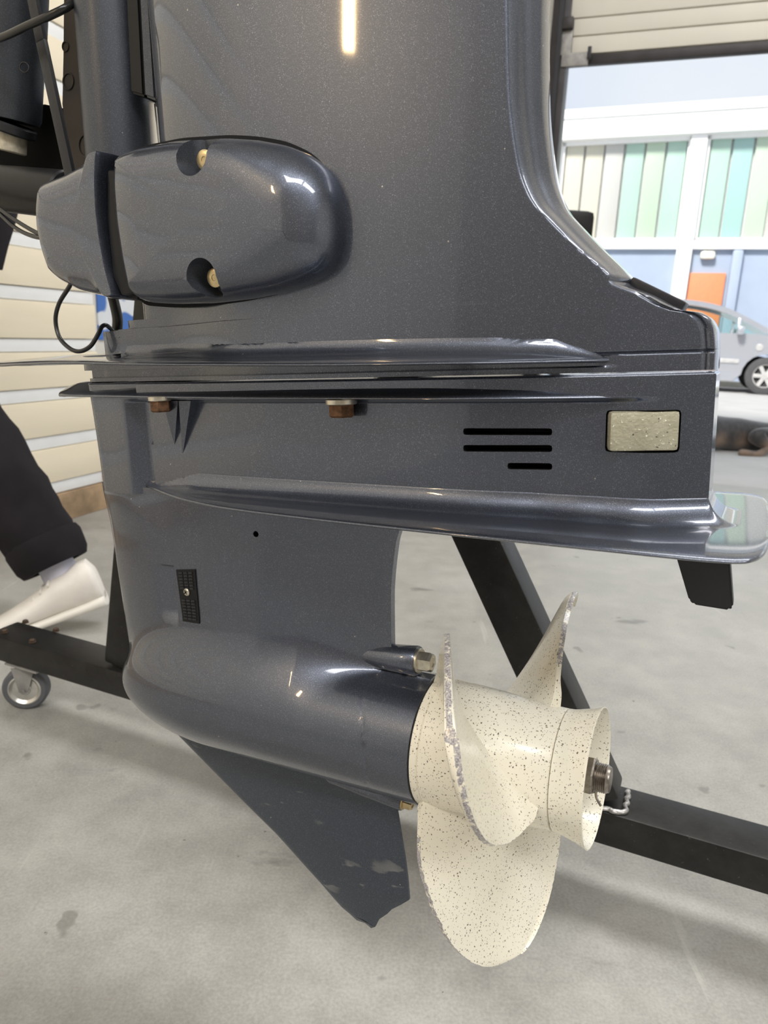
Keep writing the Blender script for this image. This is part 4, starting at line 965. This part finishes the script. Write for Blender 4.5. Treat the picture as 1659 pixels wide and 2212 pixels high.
tv = [(tuple(pel), .15), (tuple(hip), .118), (tuple(knee), .118), (tuple(lp(knee, ank, .45)), .112), (tuple(lp(knee, ank, .72)), .105), (tuple(lp(knee, ank, .86)), .095), (tuple(lp(ank, knee, .02)), .084), (tuple(hipL), .118), (tuple(kneeL), .098), (tuple(lp(kneeL, ankL, .5)), .09), (tuple(lp(kneeL, ankL, .9)), .082)]
tro = skinmesh('trousers', tv, [(0, 1), (1, 2), (2, 3), (3, 4), (4, 5), (5, 6), (0, 7), (7, 8), (8, 9), (9, 10)], 'trousers', per_)
from mathutils import noise as mn
for v in tro.data.vertices: v.co += v.normal * (.010 * mn.noise(v.co * 11) + .006 * mn.noise(Vector((v.co.x * 9, v.co.y * 9, v.co.z * 34))))
sd_ = (knee - ank).normalized()
cf = lathe('trouser_cuff', [(-.012, .058), (-.012, .080), (.005, .089), (.03, .092), (.052, .094), (.066, .089), (.068, .070)], ank + sd_ * .012, sd_ + Vector((.12, 0, 0)), 'trousers', None, 40, True, 60); cf.parent = per_; cf.matrix_parent_inverse = Matrix.Translation(-per_.location)
so = skinmesh('sock', [(tuple(lp(ank, knee, .12)), .044), (tuple(ank + Vector((.012, 0, -.02))), .047), (tuple(ank + Vector((.02, 0, -.065))), .050)], [(0, 1), (1, 2)], 'sock', per_)
skinmesh('sock', [(tuple(lp(ankL, kneeL, .12)), .044), (tuple(ankL), .046), (tuple(ankL + Vector((0, 0, -.05))), .046)], [(0, 1), (1, 2)], 'sock', per_)
def shoe(heel, yaw, pitch):
    R = Matrix.Rotation(yaw, 3, 'Z') @ Matrix.Rotation(pitch, 3, 'Y')        # local x runs from heel to toe
    sec = [(-.006, .020, .060, .034), (-.004, .030, .105, .034), (.008, .036, .128, .034), (.03, .040, .126, .032), (.06, .042, .112, .030), (.09, .043, .108, .029), (.12, .042, .094, .026), (.17, .047, .074, .025), (.22, .049, .058, .025), (.26, .045, .048, .025), (.285, .034, .040, .025), (.297, .018, .034, .025)]
    def ringmesh(name, z0f, z1f, grow, m):
        b = bmesh.new(); n = 24; rings = []
        for x, w_, top_z, sl in sec:
            z0, z1 = z0f(sl), z1f(top_z, sl); r = []
            for k in range(n):
                a = 2 * math.pi * k / n; cy, sz = math.cos(a), math.sin(a); p_ = .75
                yy = math.copysign(abs(cy) ** p_, cy) * (w_ + grow) * (1 if sz < .3 else 1 - .32 * (sz - .3)); zz_ = (z0 + z1) / 2 + math.copysign(abs(sz) ** p_, sz) * (z1 - z0) / 2
                r.append(b.verts.new(R @ Vector((x, yy, zz_)) + heel))
            rings.append(r)
        for A, B in zip(rings, rings[1:]):
            for k in range(n): b.faces.new((A[k], A[(k + 1) % n], B[(k + 1) % n], B[k]))
        b.faces.new(rings[0]); b.faces.new(rings[-1]); o = bobj(name, b, m, None, 60); return o
    up = ringmesh('shoe', lambda s: .018, lambda t, s: t, 0, 'shoe'); up.parent = per_; up.matrix_parent_inverse = Matrix.Translation(-per_.location)
    sl = ringmesh('sole', lambda s: 0, lambda t, s: s, .004, 'sole'); sl.parent = up
    for k in range(4):
        x = .105 + .022 * k; zt = .100 - .012 * k; P = [R @ Vector((x, y, zt - 5 * y * y + .003)) + heel for y in (-.03, -.015, 0, .015, .03)]; tube('lace', P, .0035, 'sole', up, 8, 3)
hb = at(230, 1304, 1.82); shoe(hb, math.radians(196), math.radians(17)); shoe(Vector((ankL.x + .06, ankL.y, 0)), math.radians(184), 0)
# dog lying on the pavement, head to the left
dgp = onz(1600, 984); dog = empty('dog', (dgp.x, dgp.y + .25, 0), 'black and tan dog lying on the ground outside the door, hind leg stretched forward', 'dog')
def dp(x, y, d): q = at(x, y, d); return tuple(q)
D0 = dgp.y; dd = lambda x, y, yy: tuple(onplane(x, y, Vector((0, D0 + yy, 0)), Vector((0, 1, 0))))
dv = [(dd(1690, 950, .28), (.135, .125)), (dd(1640, 940, .28), (.135, .13)), (dd(1590, 938, .28), (.150, .14)), (dd(1548, 935, .28), (.165, .15)), (dd(1505, 925, .28), (.145, .13)), (dd(1478, 900, .26), .095), (dd(1458, 885, .24), .085), (dd(1435, 892, .22), .055), (dd(1418, 896, .20), .042),
      (dd(1650, 945, .12), .085), (dd(1628, 940, .08), .075), (dd(1662, 968, .05), .036), (dd(1636, 984, .0), .028), (dd(1604, 978, .0), .030), (dd(1594, 978, .0), .022),
      (dd(1520, 955, .12), .065), (dd(1532, 975, .08), .038), (dd(1490, 984, .04), .030), (dd(1462, 984, .04), .030),
      (dd(1730, 962, .26), .05), (dd(1772, 972, .2), .022), (dd(1800, 975, .15), .015)]
de = [(0, 1), (1, 2), (2, 3), (3, 4), (4, 5), (5, 6), (6, 7), (7, 8), (0, 9), (9, 10), (10, 11), (11, 12), (12, 13), (13, 14), (4, 15), (15, 16), (16, 17), (17, 18), (0, 19), (19, 20), (20, 21)]
db = skinmesh('body', dv, de, 'dog', dog, 2, 1)
at_ = db.data.attributes.new('tan', 'FLOAT', 'POINT'); vals = []
paws = [Vector(dv[i][0]) for i in (11, 12, 13, 14, 17, 18, 8)]; bel = [Vector(dd(1607, 962, .13)), Vector(dd(1553, 955, .13))]
for v in db.data.vertices:
    k = max([max(0, 1 - (v.co - q).length / .10) for q in paws] + [max(0, 1 - (v.co - q).length / .09) * .8 for q in bel]); vals.append(min(1, k * 1.8))
at_.data.foreach_set('value', vals)
for sg in (-1, 1):
    b = bmesh.new(); bmesh.ops.create_uvsphere(b, u_segments=14, v_segments=10, radius=1, matrix=Matrix.Translation(Vector(dv[6][0]) + Vector((.02, sg * .075, .03))) @ Matrix.Rotation(sg * .4, 4, 'X') @ Matrix.Diagonal((.035, .014, .055, 1))); e_ = bobj('ear', b, 'dog', dog); e_.matrix_parent_inverse = Matrix.Translation(-dog.location)
    b = bmesh.new(); bmesh.ops.create_uvsphere(b, u_segments=10, v_segments=8, radius=.011, matrix=Matrix.Translation(Vector(dv[6][0]) + Vector((-.065, sg * .04, .025)))); e_ = bobj('eye', b, 'black', dog); e_.matrix_parent_inverse = Matrix.Translation(-dog.location)
b = bmesh.new(); bmesh.ops.create_uvsphere(b, u_segments=12, v_segments=8, radius=.018, matrix=Matrix.Translation(Vector(dv[8][0]) + Vector((-.036, 0, .012)))); e_ = bobj('nose', b, 'black', dog); e_.matrix_parent_inverse = Matrix.Translation(-dog.location)
